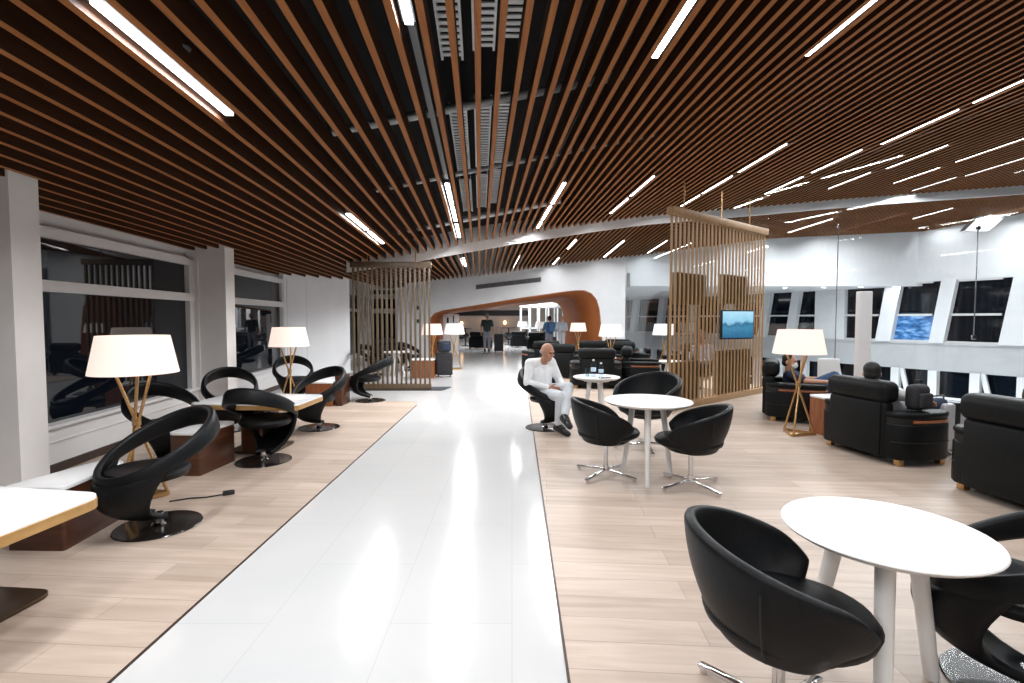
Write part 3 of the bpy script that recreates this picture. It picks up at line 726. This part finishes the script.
# ------------------------------------------------------------------ slat screens
def slat_screen(label, A, Bp, zt, n, w, d, m, base=.11, rods=None, loc=None):
    A, Bp = V(A), V(Bp); Ln = (Bp-A).length; dr = (Bp-A)/Ln; rz = math.atan2(dr.y, dr.x)
    t = thing('slat_screen', label, 'slat screen', (A.x, A.y, loc or 0), rz)
    b = B(); b.box((Ln/2, 0, base/2), (Ln+.06, .12, base), bev=.004); b.obj('bottom_rail', m, t)
    b = B(); b.box((Ln/2, 0, zt-.06), (Ln+.10, .13, .12), bev=.004); b.obj('top_rail', m, t)
    for i in range(n):
        x = Ln*i/(n-1); b = B(); b.box((x, 0, (base+zt-.12)/2), (w, d, zt-.12-base)); b.obj('slat', m, t, sharp=0)
    for x, h in rods or []:
        b = B(); b.cyl((x, 0, zt-.01), (x, 0, zt+h), .012, n=10); b.obj('hanging_rod', 'brass', t)
    return t, Ln
SR, Ln = slat_screen('tall golden brown slat screen carrying the television, right of the round tables', (2.57, 8.12), (5.08, 10.15), 3.30, 27, .046, .018, 'screenwood', rods=[(.35, .45), (1.55, .5), (2.6, .5)], loc=.002)
def backbox(x0, x1, z0, z1, name='shelf_box'):
    b = B(); b.box(((x0+x1)/2, .055, (z0+z1)/2), (x1-x0, .07, z1-z0), bev=.004); b.obj(name, 'screendark', SR)
backbox(.16, 1.10, 1.74, 2.27); backbox(1.66, 2.60, 1.78, 2.32); backbox(.10, .95, .12, .78); backbox(1.5, 2.75, .12, .92)
b = B()
for z in (1.0, 1.22, 1.45, 1.65): b.box((.5, .08, z), (.86, .03, .012))
for x in (.06, .36, .66, .95): b.box((x, .08, 1.25), (.012, .03, .95))
b.obj('bottle_rack', 'screendark', SR, sharp=0)
SL, Ln2 = slat_screen('dark bronze slat screen standing left of the walkway', (-3.32, 10.50), (-1.74, 10.54), 2.68, 17, .035, .06, 'screendark', base=.12, rods=[(.3, .3), (1.3, .3)], loc=.012)
b = B(); b.prism(rounded([(-3.6, 10.42), (-1.45, 10.42), (-1.32, 10.95), (-3.6, 10.95)], .08), 0.0005, .012); tag(b.obj('floor_mat', 'mat', sharp=0), 'charcoal mat under the left slat screen', 'mat')
# television on the right screen
t = thing('television', 'wall television with blue picture hung on the tall slat screen', 'television', (4.00, 8.98, 1.11), D(20))
b = B(); b.box((0, -.05, .29), (.74, .05, .52), bev=.008); b.obj('casing', 'black', t)
m = mat('tv_picture', (.01, .02, .03), .25)
tc = N(m, 'ShaderNodeTexCoord'); sp = N(m, 'ShaderNodeSeparateXYZ'); LK(m, tc.outputs['Object'], sp.inputs[0])
n = N(m, 'ShaderNodeTexNoise'); n.inputs['Scale'].default_value = 9; n.inputs['Detail'].default_value = 4; LK(m, tc.outputs['Object'], n.inputs['Vector'])
ad = N(m, 'ShaderNodeMath'); ad.operation = 'MULTIPLY_ADD'; ad.inputs[1].default_value = .22; LK(m, n.outputs[0], ad.inputs[0]); LK(m, sp.outputs['Z'], ad.inputs[2])
r = ramp(m, ad.outputs[0], [(.18, (.02, .12, .24)), (.34, (.05, .22, .38)), (.40, (.03, .14, .25)), (.46, (.25, .55, .74)), (.62, (.42, .70, .86))])
LK(m, r.outputs[0], BS(m).inputs['Emission Color']); BS(m).inputs['Emission Strength'].default_value = .95
b = B(); b.box((0, -.078, .29), (.69, .006, .47)); b.obj('screen', m, t, sharp=0)
b = B(); b.box((.06, .04, .29), (.12, .16, .2)); b.obj('mount', 'black', t)

# ------------------------------------------------------------------ round tables and tub chairs
t = round_table(.36, .665); table_legs(t, .665, (236, 14, 118), r1=.28, w0=.034, w1=.028)
tag(t, 'large white round table in the right foreground', 'table', 'white round tables', (1.475, 1.95, .004))
t = round_table(.40, .742); table_legs(t, .742, (255, 15, 140), r0=.15, r1=.25, w0=.030, w1=.02)
tag(t, 'white round table in the middle with three black tub chairs', 'table', 'white round tables', (1.265, 4.62, .004))
t = round_table(.31, .735); table_legs(t, .735, (290, 200, 60), r0=.10, r1=.2, w0=.03, w1=.02)
tag(t, 'small white round table with bottles beside the man in white', 'table', 'white round tables', (1.12, 6.6, .004))
TC = tub_chair(); tcu = []; G5 = 'black tub chairs on chrome star bases'
place(TC, tcu, 'large black tub chair in the right foreground, left of the front round table', (.99, 1.80, .004), D(80), G5)
place(TC, tcu, 'black tub chair left of the middle round table, facing away right', (.90, 4.74, .004), D(92), G5)
place(TC, tcu, 'black tub chair right of the middle round table, its back to the camera', (1.60, 4.42, .004), D(-108), G5)
q = place(TC, tcu, 'black tub chair behind the middle round table', (1.55, 5.72, .004), D(-48), G5); q.scale = (1.12, 1.12, 1.16)
place(LC, lcu, 'black loop back chair the man in white sits on', (.46, 6.84, .004), D(42), G1)

def bottle(h, r, label, loc, m='bottle'):
    t = thing('water_bottle', label, 'bottle', loc, 0, 'bottles on the small round table')
    b = B(); b.lathe([(0, 0), (r, .004), (r, h*.62), (r*.85, h*.72), (r*.4, h*.86), (r*.38, h*.93), (0, h*.93)], n=20, caps=False); b.obj('body', m, t)
    b = B(); b.cyl((0, 0, h*.3), (0, 0, h*.52), r*1.02, n=20); b.obj('bottle_label', 'label', t)
    b = B(); b.cyl((0, 0, h*.9), (0, 0, h), r*.45, n=14); b.obj('cap', 'whitetop', t)
bottle(.23, .034, 'taller clear water bottle on the small round table', (1.075, 6.58, .739))
bottle(.19, .032, 'shorter clear water bottle right of the taller one', (1.17, 6.55, .739))
b = B(); b.lathe([(.028, 0), (.034, .11), (.031, .11), (.026, .006), (0, .006)], n=20, caps=False); tag(b.obj('drinking_glass', 'bottle'), 'clear tumbler left of the water bottles', 'glass', loc=(1.0, 6.60, .739))
b = B(); b.box((0, 0, .005), (.15, .075, .009), bev=.003); tag(b.obj('mobile_phone', 'black'), 'dark phone lying on the small round table', 'phone', loc=(1.2, 6.42, .739), rz=.3)

# ------------------------------------------------------------------ club armchairs
CC = club_chair(); ccu = []; G6 = 'black leather club armchairs'
place(CC, ccu, 'black leather armchair seen from behind, a black haired person in it', (4.16, 5.52, .004), D(100), G6)
C_ = [o for o in bpy.data.objects if o.name == 'club_armchair'][0]
place(CC, ccu, 'black leather armchair the masked man sits in, beside the slat screen', (4.36, 7.55, .004), D(62), G6)
place(CC, ccu, 'black leather armchair cut by the right picture edge', (4.37, 3.95, .004), D(97), G6)
place(CC, ccu, 'black armchair seen from behind, beyond the small table with bottles', (1.85, 11.1, .004), D(176), G6)
place(CC, ccu, 'black armchair just right of the bald man, turned to the right', (1.30, 13.0, .004), D(165), G6)
place(CC, ccu, 'black armchair in the row before the portal jamb', (2.35, 14.9, 0), D(180), G6)
place(CC, ccu, 'black armchair in profile with lit arm, right of the lamp with bottles', (3.0, 11.3, .004), D(75), G6)
place(CC, ccu, 'black armchair behind the profile armchair', (3.15, 13.4, .004), D(20), G6)
place(CC, ccu, 'smallest black armchair before the far glazing', (3.5, 16.0, 0), D(150), G6)
place(CC, ccu, 'black armchair under the white lamp left of the tall screen', (4.35, 12.6, .004), D(-60), G6)
place(CC, ccu, 'black armchair left of the bald man at the walkway edge', (.86, 14.8, 0), D(200), G6)
for x, y, lab in [(1.35, 24.2, 'dark armchair beyond the portal, second from the right'), (-1.55, 25.2, 'dark armchair left of the walking man'), (.55, 26.6, 'dark armchair beyond the portal right of the walking man'), (1.75, 26.0, 'dark armchair far back beyond the portal')]:
    place(CC, ccu, lab, (x, y, 0), D(150), G6)
t = box_table([(-.22, -.22), (.22, -.22), (.22, .22), (-.22, .22)], h=.5, m='redwood'); tag(t, 'square reddish box table beside the masked man and lamp', 'side table', G3, (4.20, 6.42, .004), D(10))
t = box_table([(-.3, -.25), (.3, -.25), (.3, .25), (-.3, .25)], h=.48, m='redwood'); tag(t, 'reddish box table with pale top behind the left slat screen', 'side table', G3, (-2.28, 12.85, 0), D(0))
t = round_table(.3, .5); table_legs(t, .5, (0, 120, 240), r0=.05, r1=.2); tag(t, 'low white round table among the far armchairs, under the white shaded lamp', 'table', 'white round tables', (3.75, 11.9, .004))
t = round_table(.28, .55); table_legs(t, .55, (30, 150, 270), r0=.05, r1=.2); tag(t, 'low white round table behind the lamp by the bottles', 'table', 'white round tables', (2.3, 12.35, .004))

C_.scale = (.98, .86, .98)
b = B(); b.tube([(-2.80, 4.02, .012), (-2.68, 4.10, .010), (-2.56, 4.12, .010), (-2.44, 4.20, .010)], .006, n=6); b.box((-2.42, 4.21, .018), (.09, .06, .03), rz=.5, bev=.006)
tag(b.obj('power_cord', 'black'), 'short black cord with plug on the wood floor beside the nearest lamp', 'cord')
# luggage
t = thing('suitcase', 'silver upright suitcase between two black armchairs at right', 'suitcase', (4.83, 5.52, .004), D(14))
b = B(); b.box((0, 0, .315), (.36, .23, .52), bev=.03, seg=3); b.obj('body', 'silver', t)
b = B()
for x in (-.12, -.07, .07, .12): b.box((x, 0, .315), (.02, .24, .5), bev=.006)
b.obj('rib', 'silver', t)
b = B(); b.box((0, 0, .315), (.07, .245, .535), bev=.004); b.obj('strap', 'black', t)
b = B(); b.tube([(-.08, .09, .57), (-.08, .09, .63), (.08, .09, .63), (.08, .09, .57)], .01, n=8); b.obj('handle', 'black', t)
for x in (-.13, .13):
    for y in (-.08, .08):
        b = B(); b.cyl((x-.012, y, .027), (x+.012, y, .027), .026, n=16); b.box((x, y, .05), (.04, .04, .03)); b.obj('wheel', 'black', t)
t = thing('backpack', 'black bag resting on the arm of the armchair seen from behind', 'bag', (4.17, 5.11, .571), D(20))
b = B(); b.box((0, 0, .13), (.24, .14, .26), bev=.06, seg=4); b.obj('body', 'bagcloth', t)
b = B(); b.box((0, -.075, .10), (.18, .05, .15), bev=.02, seg=3); b.obj('pocket', 'bagcloth', t)
b = B(); b.tube([(-.05, 0, .25), (-.04, 0, .30), (.04, 0, .30), (.05, 0, .25)], .008, n=8); b.obj('handle', 'bagcloth', t)
def dark_case(label, loc, rz, h=.62, grip=.35):
    t = thing('suitcase', label, 'suitcase', loc, rz)
    b = B(); b.box((0, 0, h/2+.05), (.42, .26, h), bev=.04, seg=3); b.obj('body', 'bagcloth', t)
    b = B(); b.tube([(-.1, .1, h), (-.1, .1, h+grip), (.1, .1, h+grip), (.1, .1, h)], .01, n=8); b.obj('handle', 'black', t)
    b = B()
    for x in (-.15, .15): b.cyl((x-.015, 0, .03), (x+.015, 0, .03), .03, n=14)
    b.obj('wheel', 'black', t)
    return t
dark_case('tall dark suitcase at the left edge of the walkway, under the white lamps', (-1.76, 12.95, 0), D(10), .58, .06)
t = thing('backpack', 'black and blue backpack standing on the tall dark suitcase', 'bag', (-1.76, 12.90, .645), D(20))
b = B(); b.box((0, 0, .16), (.36, .2, .32), bev=.08, seg=4); b.obj('body', 'bagcloth', t)
b = B(); b.box((.03, -.1, .15), (.22, .06, .18), bev=.025, seg=3); b.obj('pocket', 'navy', t)
dark_case('dark suitcase pulled beside the walking man', (-.60, 22.7, 0), 0, .78)

# ------------------------------------------------------------------ people
def flesh(name, segs, m, parent, vox=.011, smooth=4, ells=()):
    b = B()
    for p0, r0, p1, r1 in segs:
        p0, p1 = V(p0), V(p1); b.ell(p0, r0, n=16)
        if (p1-p0).length > 1e-4:
            b.ell(p1, r1, n=16); b.cyl(p0, p1, r0, r1, n=16)
    for c, r, rot in ells: b.ell(c, r, rot, n=20)
    bmesh.ops.recalc_face_normals(b.bm, faces=b.bm.faces[:])
    me = bpy.data.meshes.new('tmp'); b.bm.to_mesh(me); b.bm.free()
    o = bpy.data.objects.new('tmp', me); C.objects.link(o)
    md = o.modifiers.new('r', 'REMESH'); md.mode = 'VOXEL'; md.voxel_size = vox
    s_ = o.modifiers.new('s', 'SMOOTH'); s_.factor = .5; s_.iterations = smooth
    dg = bpy.context.evaluated_depsgraph_get(); dg.update()
    me2 = bpy.data.meshes.new_from_object(o.evaluated_get(dg)); me2.name = name
    bpy.data.objects.remove(o); bpy.data.meshes.remove(me)
    me2.materials.clear(); me2.materials.append(M[m] if isinstance(m, str) else m)
    for p in me2.polygons: p.use_smooth = True
    q = bpy.data.objects.new(name, me2); C.objects.link(q); q.parent = parent
    return q
def hand(segs, wrist, hd, side, palm_n, r=1.0, curl=.5):
    """palm plus five fingers; side = direction towards the thumb, palm_n = direction the palm faces"""
    w = V(wrist); hd = V(hd).normalized(); sd = V(side); sd = (sd-hd*sd.dot(hd)).normalized(); pn = V(palm_n); pn = (pn-hd*pn.dot(hd)-sd*pn.dot(sd)).normalized()
    for k in (-1, 0, 1): segs.append((w+sd*.018*k+hd*.015, .017, w+hd*.075+sd*.024*k, .014))
    for k, ln in zip((1.5, .5, -.5, -1.5), (.068, .076, .07, .055)):
        a = w+hd*.085+sd*.0195*k; c = a+(hd*(1-.35*curl)+pn*.5*curl).normalized()*ln*.55; e = c+(hd*(1-curl)+pn*(.3+curl)).normalized()*ln*.5
        segs.append((a, .0095, c, .009)); segs.append((c, .009, e, .0078))
    a = w+hd*.025+sd*.03; c = a+(hd*.6+sd*.8).normalized()*.04; e = c+(hd*.9+sd*.25+pn*.3).normalized()*.032
    segs.append((a, .013, c, .0105)); segs.append((c, .0105, e, .009))
def person(label, loc, rz, J, skin='skin', shirt='shirtw', trousers='trouserw', shoes='shoe', hair=None, hairstyle='short', sleeves='long', mask=False, vox=.011, facedir=(0, -1, 0), chin=0.0, seat=True, hand_dirs=None, shoulders_w=1.0):
    t = thing('person', label, 'person', loc, rz)
    j = {k: V(v) for k, v in J.items()}
    f = V(facedir).normalized(); up = (j['head']-j['neck']).normalized(); up = (up*.6+V((0, 0, 1))*.6).normalized(); rt = f.cross(up).normalized(); f = up.cross(rt).normalized()
    R = Matrix((rt, -f, up)).transposed()           # local axes: x right, y back, z up
    h = j['head']
    def H(x, y, z): return h+R @ V((x, y, z))
    segs = [(j['neck']-V((0, 0, .03)), .058, H(0, .01, -.07), .052)]
    ells = [(H(0, .012, .025), (.076, .096, .098), R), (H(0, -.018, -.05), (.058, .070, .072), R), (H(0, -.055, -.085), (.032, .028, .026), R),
            (H(0, -.098, -.018), (.014, .020, .017), R), (H(0, -.088, .005), (.010, .014, .028), R), (H(0, -.078, .036), (.055, .016, .012), R),
            (H(0, -.088, -.058), (.026, .012, .012), R), (H(.078, .012, -.008), (.011, .022, .034), R), (H(-.078, .012, -.008), (.011, .022, .034), R),
            (H(.042, -.066, -.02), (.024, .024, .022), R), (H(-.042, -.066, -.02), (.024, .024, .022), R)]
    ch, pe = j['chest'], j['pelvis']
    sl, sr, hl, hr = j['sL'], j['sR'], j['hL'], j['hR']
    segs += [(pe, .115, ch, .115), (hl, .09, hr, .09), (sl, .062, sr, .062), (ch, .11, j['neck']-V((0, 0, .05)), .06)]
    armr = [(.052, .042), (.040, .028)]
    for s in 'LR':
        segs += [(j['s'+s], armr[0][0], j['e'+s], armr[0][1]), (j['e'+s], armr[1][0], j['w'+s], armr[1][1])]
        hd, sd, pn = (hand_dirs or {}).get(s, ((0, -1, -.2), (1 if s == 'L' else -1, 0, 0), (0, 0, -1)))
        hand(segs, j['w'+s], hd, sd, pn)
        segs += [(j['h'+s], .078, j['k'+s], .054), (j['k'+s], .052, j['a'+s], .036), (j['a'+s], .036, j['t'+s], .028)]
    flesh('body', segs, skin, t, vox*.75, 3, ells)
    # shirt
    g = .018
    mid = ch.lerp(pe, .55)
    sh = [(sl, .074, sr, .074), (ch+(sl-sr)*.18, .125, mid+(sl-sr)*.13, .125), (ch-(sl-sr)*.18, .125, mid-(sl-sr)*.13, .125), (mid+(sl-sr)*.12, .128, pe+(hl-hr)*.3, .122), (mid-(sl-sr)*.12, .128, pe-(hl-hr)*.3, .122), (ch, .13, j['neck']-V((0, 0, .075)), .075), (ch, .132, pe, .132)]
    for s in 'LR':
        e, w, q = j['e'+s], j['w'+s], j['s'+s]
        if sleeves == 'long': sh += [(q, .072, e, .056), (e, .054, w.lerp(e, .1), .040)]
        else: sh += [(q, .072, q.lerp(e, .75), .060)]
    flesh('shirt', sh, shirt, t, vox, 4)
    tr = [(hl, .108, hr, .108), (pe, .126, (hl+hr)/2, .112)]
    for s in 'LR': tr += [(j['h'+s], .100, j['k'+s], .070), (j['k'+s], .068, j['a'+s].lerp(j['k'+s], .1), .056)]
    flesh('trousers', tr, trousers, t, vox, 4)
    for s in 'LR':
        a, to = j['a'+s], j['t'+s]; d = (to-a); d2 = d.normalized()
        heel = a-d2*.05+V((0, 0, -.045))
        if j.get('u'+s): heel = a-d2*.03+j['u'+s]
        flesh('shoe', [(a, .052, heel, .046), (heel, .044, a.lerp(to, .6)-V((0, 0, .012)), .047), (a.lerp(to, .6)-V((0, 0, .012)), .047, to+d2*.01, .042), (a, .052, a.lerp(to, .5), .05)], shoes, t, max(vox*.8, .008), 3)
    if hair:
        if hairstyle == 'short':
            he = [(H(0, .028, .045), (.084, .092, .088), R), (H(0, .055, -.01), (.080, .062, .075), R)]
        elif hairstyle == 'fringe':   # ring of hair round the back of a bald head
            he = [(H(0, .062, -.012), (.076, .052, .04), R)]
        else:
            he = [(H(0, .02, .045), (.092, .098, .092), R), (H(0, .05, -.05), (.095, .075, .13), R)]
        flesh('hair', [], hair, t, vox*.8, 2, he)
    for s in (-1, 1):
        b = B(); b.ell(H(.031*s, -.082, .015), .0105, n=10); b.obj('eye', 'eye', t)
    if mask:
        flesh('face_mask', [], 'mask', t, .009, 2, [(H(0, -.062, -.045), (.066, .052, .055), R)])
    return t

# man in white, legs crossed, facing local -Y; seat ~.46
J = dict(head=(0, -.05, 1.045), neck=(0, .05, .91), chest=(0, .10, .76), pelvis=(0, .10, .52), sL=(.19, .09, .89), sR=(-.19, .09, .89),
         eL=(.25, -.02, .64), eR=(-.27, .05, .64), wL=(.10, -.24, .60), wR=(-.10, -.20, .585), hL=(.10, .06, .50), hR=(-.10, .06, .50),
         kL=(.06, -.40, .60), kR=(-.09, -.40, .50), aL=(-.17, -.56, .26), aR=(-.08, -.36, .10), tL=(-.22, -.70, .18), tR=(-.09, -.53, .035))
J['uL'] = V((.02, .03, -.04))
person('man in white shirt and pale trousers sitting cross-legged on a black chair by the walkway', (.45, 6.80, .004), D(38), J, skin='skin', hair='hairg', hairstyle='fringe', vox=.010, facedir=(.12, -1, -.28),
       hand_dirs={'L': ((-.75, -.6, -.2), (0, -.4, .8), (-.2, .2, -1)), 'R': ((.75, -.6, -.1), (0, -.4, .8), (.2, .2, -1))})
# masked man in the armchair, reclined, one leg over
J = dict(head=(-.02, .13, .90), neck=(0, .15, .765), chest=(0, .10, .62), pelvis=(0, -.10, .50), sL=(.19, .12, .71), sR=(-.19, .12, .71),
         eL=(.27, -.08, .62), eR=(-.33, -.08, .645), wL=(.20, -.32, .64), wR=(-.36, -.34, .655), hL=(.10, -.14, .51), hR=(-.10, -.14, .51),
         kL=(.10, -.46, .66), kR=(-.10, -.46, .62), aL=(-.04, -.62, .92), aR=(-.10, -.60, .20), tL=(-.06, -.74, 1.02), tR=(-.10, -.76, .08))
J['kL'] = V((.16, -.46, .70)); J['aL'] = V((-.06, -.68, .54)); J['tL'] = V((-.14, -.80, .60)); J['kR'] = V((-.10, -.58, .56)); J['aR'] = V((-.10, -.68, .13)); J['tR'] = V((-.10, -.84, .05)); J['uL'] = V((.0, -.03, -.05))
person('man in navy shirt and face mask reclining in an armchair with legs crossed', (4.36, 7.55, -.05), D(62), J, skin='skin2', shirt='navy', trousers='denim', hair='hair', sleeves='short', mask=True, vox=.012, facedir=(-.4, -1, -.25),
       hand_dirs={'L': ((-.2, -1, 0), (-1, 0, .2), (0, 0, -1)), 'R': ((.25, -1, 0), (1, 0, .2), (0, 0, -1))})
# black haired person seen from behind
J = dict(head=(0, .20, .90), neck=(0, .19, .77), chest=(0, .08, .64), pelvis=(0, -.12, .50), sL=(.19, .13, .74), sR=(-.20, .15, .72),
         eL=(.30, -.02, .64), eR=(-.30, -.02, .66), wL=(.22, -.26, .66), wR=(-.2, -.26, .62), hL=(.10, -.14, .53), hR=(-.10, -.14, .53),
         kL=(.13, -.56, .56), kR=(-.13, -.56, .56), aL=(.13, -.64, .12), aR=(-.13, -.64, .12), tL=(.13, -.80, .045), tR=(-.13, -.80, .045))
person('black haired person in white seen from behind over an armchair back', (4.16, 5.52, .004), D(100), J, skin='skin2', trousers='navy', hair='hair', vox=.013, facedir=(.75, -.66, -.08))
J2 = dict(J); J2['head'] = (.04, .12, .92)
person('brown haired person in the armchair at the right picture edge', (4.37, 3.95, .004), D(97), J2, skin='skin2', shirt='navy', trousers='navy', hair='hairb', hairstyle='long', vox=.014, facedir=(0, -1, -.1))
# standing figures
JS = dict(head=(0, -.01, 1.62), neck=(0, .02, 1.46), chest=(0, .01, 1.26), pelvis=(0, 0, .98), sL=(.19, .01, 1.40), sR=(-.19, .01, 1.40),
          eL=(.26, .03, 1.13), eR=(-.26, .03, 1.13), wL=(.28, -.06, .90), wR=(-.28, -.06, .90), hL=(.09, 0, .93), hR=(-.09, 0, .93),
          kL=(.11, -.06, .50), kR=(-.09, .02, .50), aL=(.11, .00, .09), aR=(-.09, .12, .10), tL=(.12, -.14, .035), tR=(-.10, -.02, .035))
HD = {'L': ((0, -.2, -1), (0, -1, 0), (-1, 0, 0)), 'R': ((0, -.2, -1), (0, -1, 0), (1, 0, 0))}
person('grey haired man in dark green top walking away with a suitcase', (-1.13, 22.7, 0), D(180), JS, shirt='green', trousers='greytr', hair='hairg', sleeves='short', vox=.016, hand_dirs=HD)
JT = {k: V(v)*.93 for k, v in JS.items()}
JT['eL'] = V((.25, -.06, 1.05)); JT['wL'] = V((.10, -.28, 1.0)); JT['eR'] = V((-.25, -.06, 1.05)); JT['wR'] = V((-.10, -.28, 1.02))
person('man in pale shirt standing in front of the brown portal jamb', (2.12, 21.4, 0), D(-20), JT, shirt='paleblue', trousers='trouserw', hair='hairg', vox=.016, skin='skin2')
P2 = person('person with blue backpack standing beside the man in pale shirt', (1.62, 21.7, 0), D(200), JT, shirt='bluebag', trousers='greytr', hair='hair', vox=.016, skin='skin2')
b = B(); b.box((0, .27, 1.16), (.30, .18, .42), bev=.06, seg=3); bp_ = b.obj('backpack', 'bluebag'); tag(bp_, 'blue backpack on the back of the dark haired person by the portal', 'bag', loc=(1.62, 21.7, 0), rz=D(200))
# seated behind the slat screen
J3 = dict(head=(0, -.02, 1.14), neck=(0, .06, .98), chest=(0, .08, .78), pelvis=(0, .06, .52), sL=(.19, .07, .90), sR=(-.19, .07, .90),
          eL=(.25, -.06, .66), eR=(-.25, -.06, .66), wL=(.12, -.28, .62), wR=(-.12, -.28, .62), hL=(.10, .02, .50), hR=(-.10, .02, .50),
          kL=(.11, -.42, .50), kR=(-.11, -.42, .50), aL=(.11, -.44, .10), aR=(-.11, -.44, .10), tL=(.11, -.60, .035), tR=(-.11, -.60, .035))
place(TC, tcu, 'black tub chair behind the tall slat screen, a person in grey on it', (3.9, 10.3, .004), D(-60), G5)
person('person in grey sitting behind the tall slat screen', (3.9, 10.3, .004), D(-60), J3, shirt='greytr', trousers='navy', hair='hairb', vox=.015)

# things behind the left screen
for x, y, lab in [(-3.75, 13.4, 'black loop back chair behind the left slat screen, near the window'), (-3.0, 14.6, 'black loop back chair behind the left slat screen, near the box table')]:
    place(LC, lcu, lab, (x, y, 0), D(60), G1)
place(CC, ccu, 'dark armchair deep behind the left slat screen', (-4.0, 16.2, 0), D(40), G6)
t = round_table(.38, .62); table_legs(t, .62, (30, 150, 270), r0=.06, r1=.24); tag(t, 'white round table behind the left slat screen', 'table', 'white round tables', (-3.15, 13.5, 0))

# ------------------------------------------------------------------ room beyond the portal
b = B(); b.box((-.5, 35, 2), (24, .2, 5)); struct(b.obj('wall_back', 'beige', sharp=0))
b = B(); b.box((-2.6, 31, 1.87), (7.2, .3, .34)); struct(b.obj('trim_15', 'darkband', sharp=0))
b = B(); b.prism([(-9, 22.7), (9, 22.7), (9, 35), (-9, 35)], 3.0, 3.1); struct(b.obj('ceiling', 'wallw', sharp=0))
for i, (x, z) in enumerate([(-3.5, 1.2), (-2.0, 1.28), (-.5, 1.25)]):
    t = thing('wall_sconce', ['left', 'middle', 'right'][i]+' of three warm wall lights in the far room', 'wall light', (x, 34.85, z))
    b = B(); b.box((0, 0, 0), (.12, .06, .3), bev=.01); b.obj('bracket', 'brass', t)
    b = B(); b.ell((0, -.14, 0), (.10, .08, .14), n=16); b.obj('glass_globe', 'warm', t)
t = thing('glass_booth', 'white framed glass booth with curved roof beyond the portal', 'booth', (1.9, 27.5, 0))
b = B()
for x in (-1.4, 1.5): b.box((x, 1.0, 2.15), (.07, 2.0, .08))
for x in (-1.4, -.9, -.4, .1, .6, 1.1, 1.5):
    b.box((x, 0, 1.1), (.07, .08, 2.2)); b.box((x, 2.0, 1.1), (.07, .08, 2.2))
for z in (.05, 1.0, 2.15): b.box((.05, 0, z), (2.95, .08, .08))
b.obj('frame', 'fascia', t, sharp=0)
b = B(); b.prism([(1.55*math.cos(D(a)), .55*math.sin(D(a))) for a in range(0, 181, 15)], -1.1, .1, mtx=Matrix.Translation((.05, 0, 2.18)) @ Matrix.Rotation(D(90), 4, 'X')); b.obj('roof', 'fascia', t, sharp=0)
b = B(); b.box((.05, .05, 1.1), (2.9, .01, 2.1)); b.obj('pane', 'glass', t, sharp=0)
for x, y, lab in [(-2.6, 28.0, 'dark bar table at the far left of the next room'), (-.2, 29.5, 'dark bar table behind the walking man'), (.9, 31.5, 'dark bar table before the far wall')]:
    t = thing('bar_table', lab, 'table', (x, y, 0), 0, 'bar tables in the far room')
    b = B(); b.lathe([(0, .96), (.4, .96), (.4, 1.0), (0, 1.0)], n=32, caps=False); b.obj('tabletop', 'black', t)
    b = B(); b.cyl((0, 0, .02), (0, 0, .97), .04, n=14); b.cyl((0, 0, 0), (0, 0, .025), .26, n=28); b.obj('pedestal', 'black', t)
for x, y, lab in [(-1.9, 27.2, 'black tub chair left of the walking man in the far room'), (-.1, 27.9, 'black tub chair right of the walking man in the far room'), (-2.9, 29.6, 'black tub chair by the far left bar table')]:
    place(TC, tcu, lab, (x, y, 0), D(30), G5)

# ------------------------------------------------------------------ unseen lights added to brighten the lower atrium and the far room
area('atrium_low_fill', (11.5, 15, -.6), 2.5, 800, sy=8)
area('far_room_fill', (0, 27.5, 2.9), 4, 520, sy=5)
w = bpy.data.worlds.new('night'); sc.world = w; w.use_nodes = True
w.node_tree.nodes['Background'].inputs[0].default_value = (.012, .02, .035, 1); w.node_tree.nodes['Background'].inputs[1].default_value = 1
for o in bpy.data.objects:
    if o.name.startswith('floor_lamp') and o.type == 'EMPTY':
        pass

cam = bpy.data.cameras.new('camera'); co = bpy.data.objects.new('camera', cam); C.objects.link(co)
cam.sensor_width = 36; cam.lens = 500/1024*36; cam.clip_end = 200
co.location = (0, 0, 1.5); co.rotation_euler = (PI/2-math.atan(.045), 0, 0); sc.camera = co
sc.view_settings.view_transform = 'Standard'; sc.view_settings.look = 'None'; sc.view_settings.exposure = 0.22; sc.view_settings.gamma = 1; sc.view_settings.use_curve_mapping = False
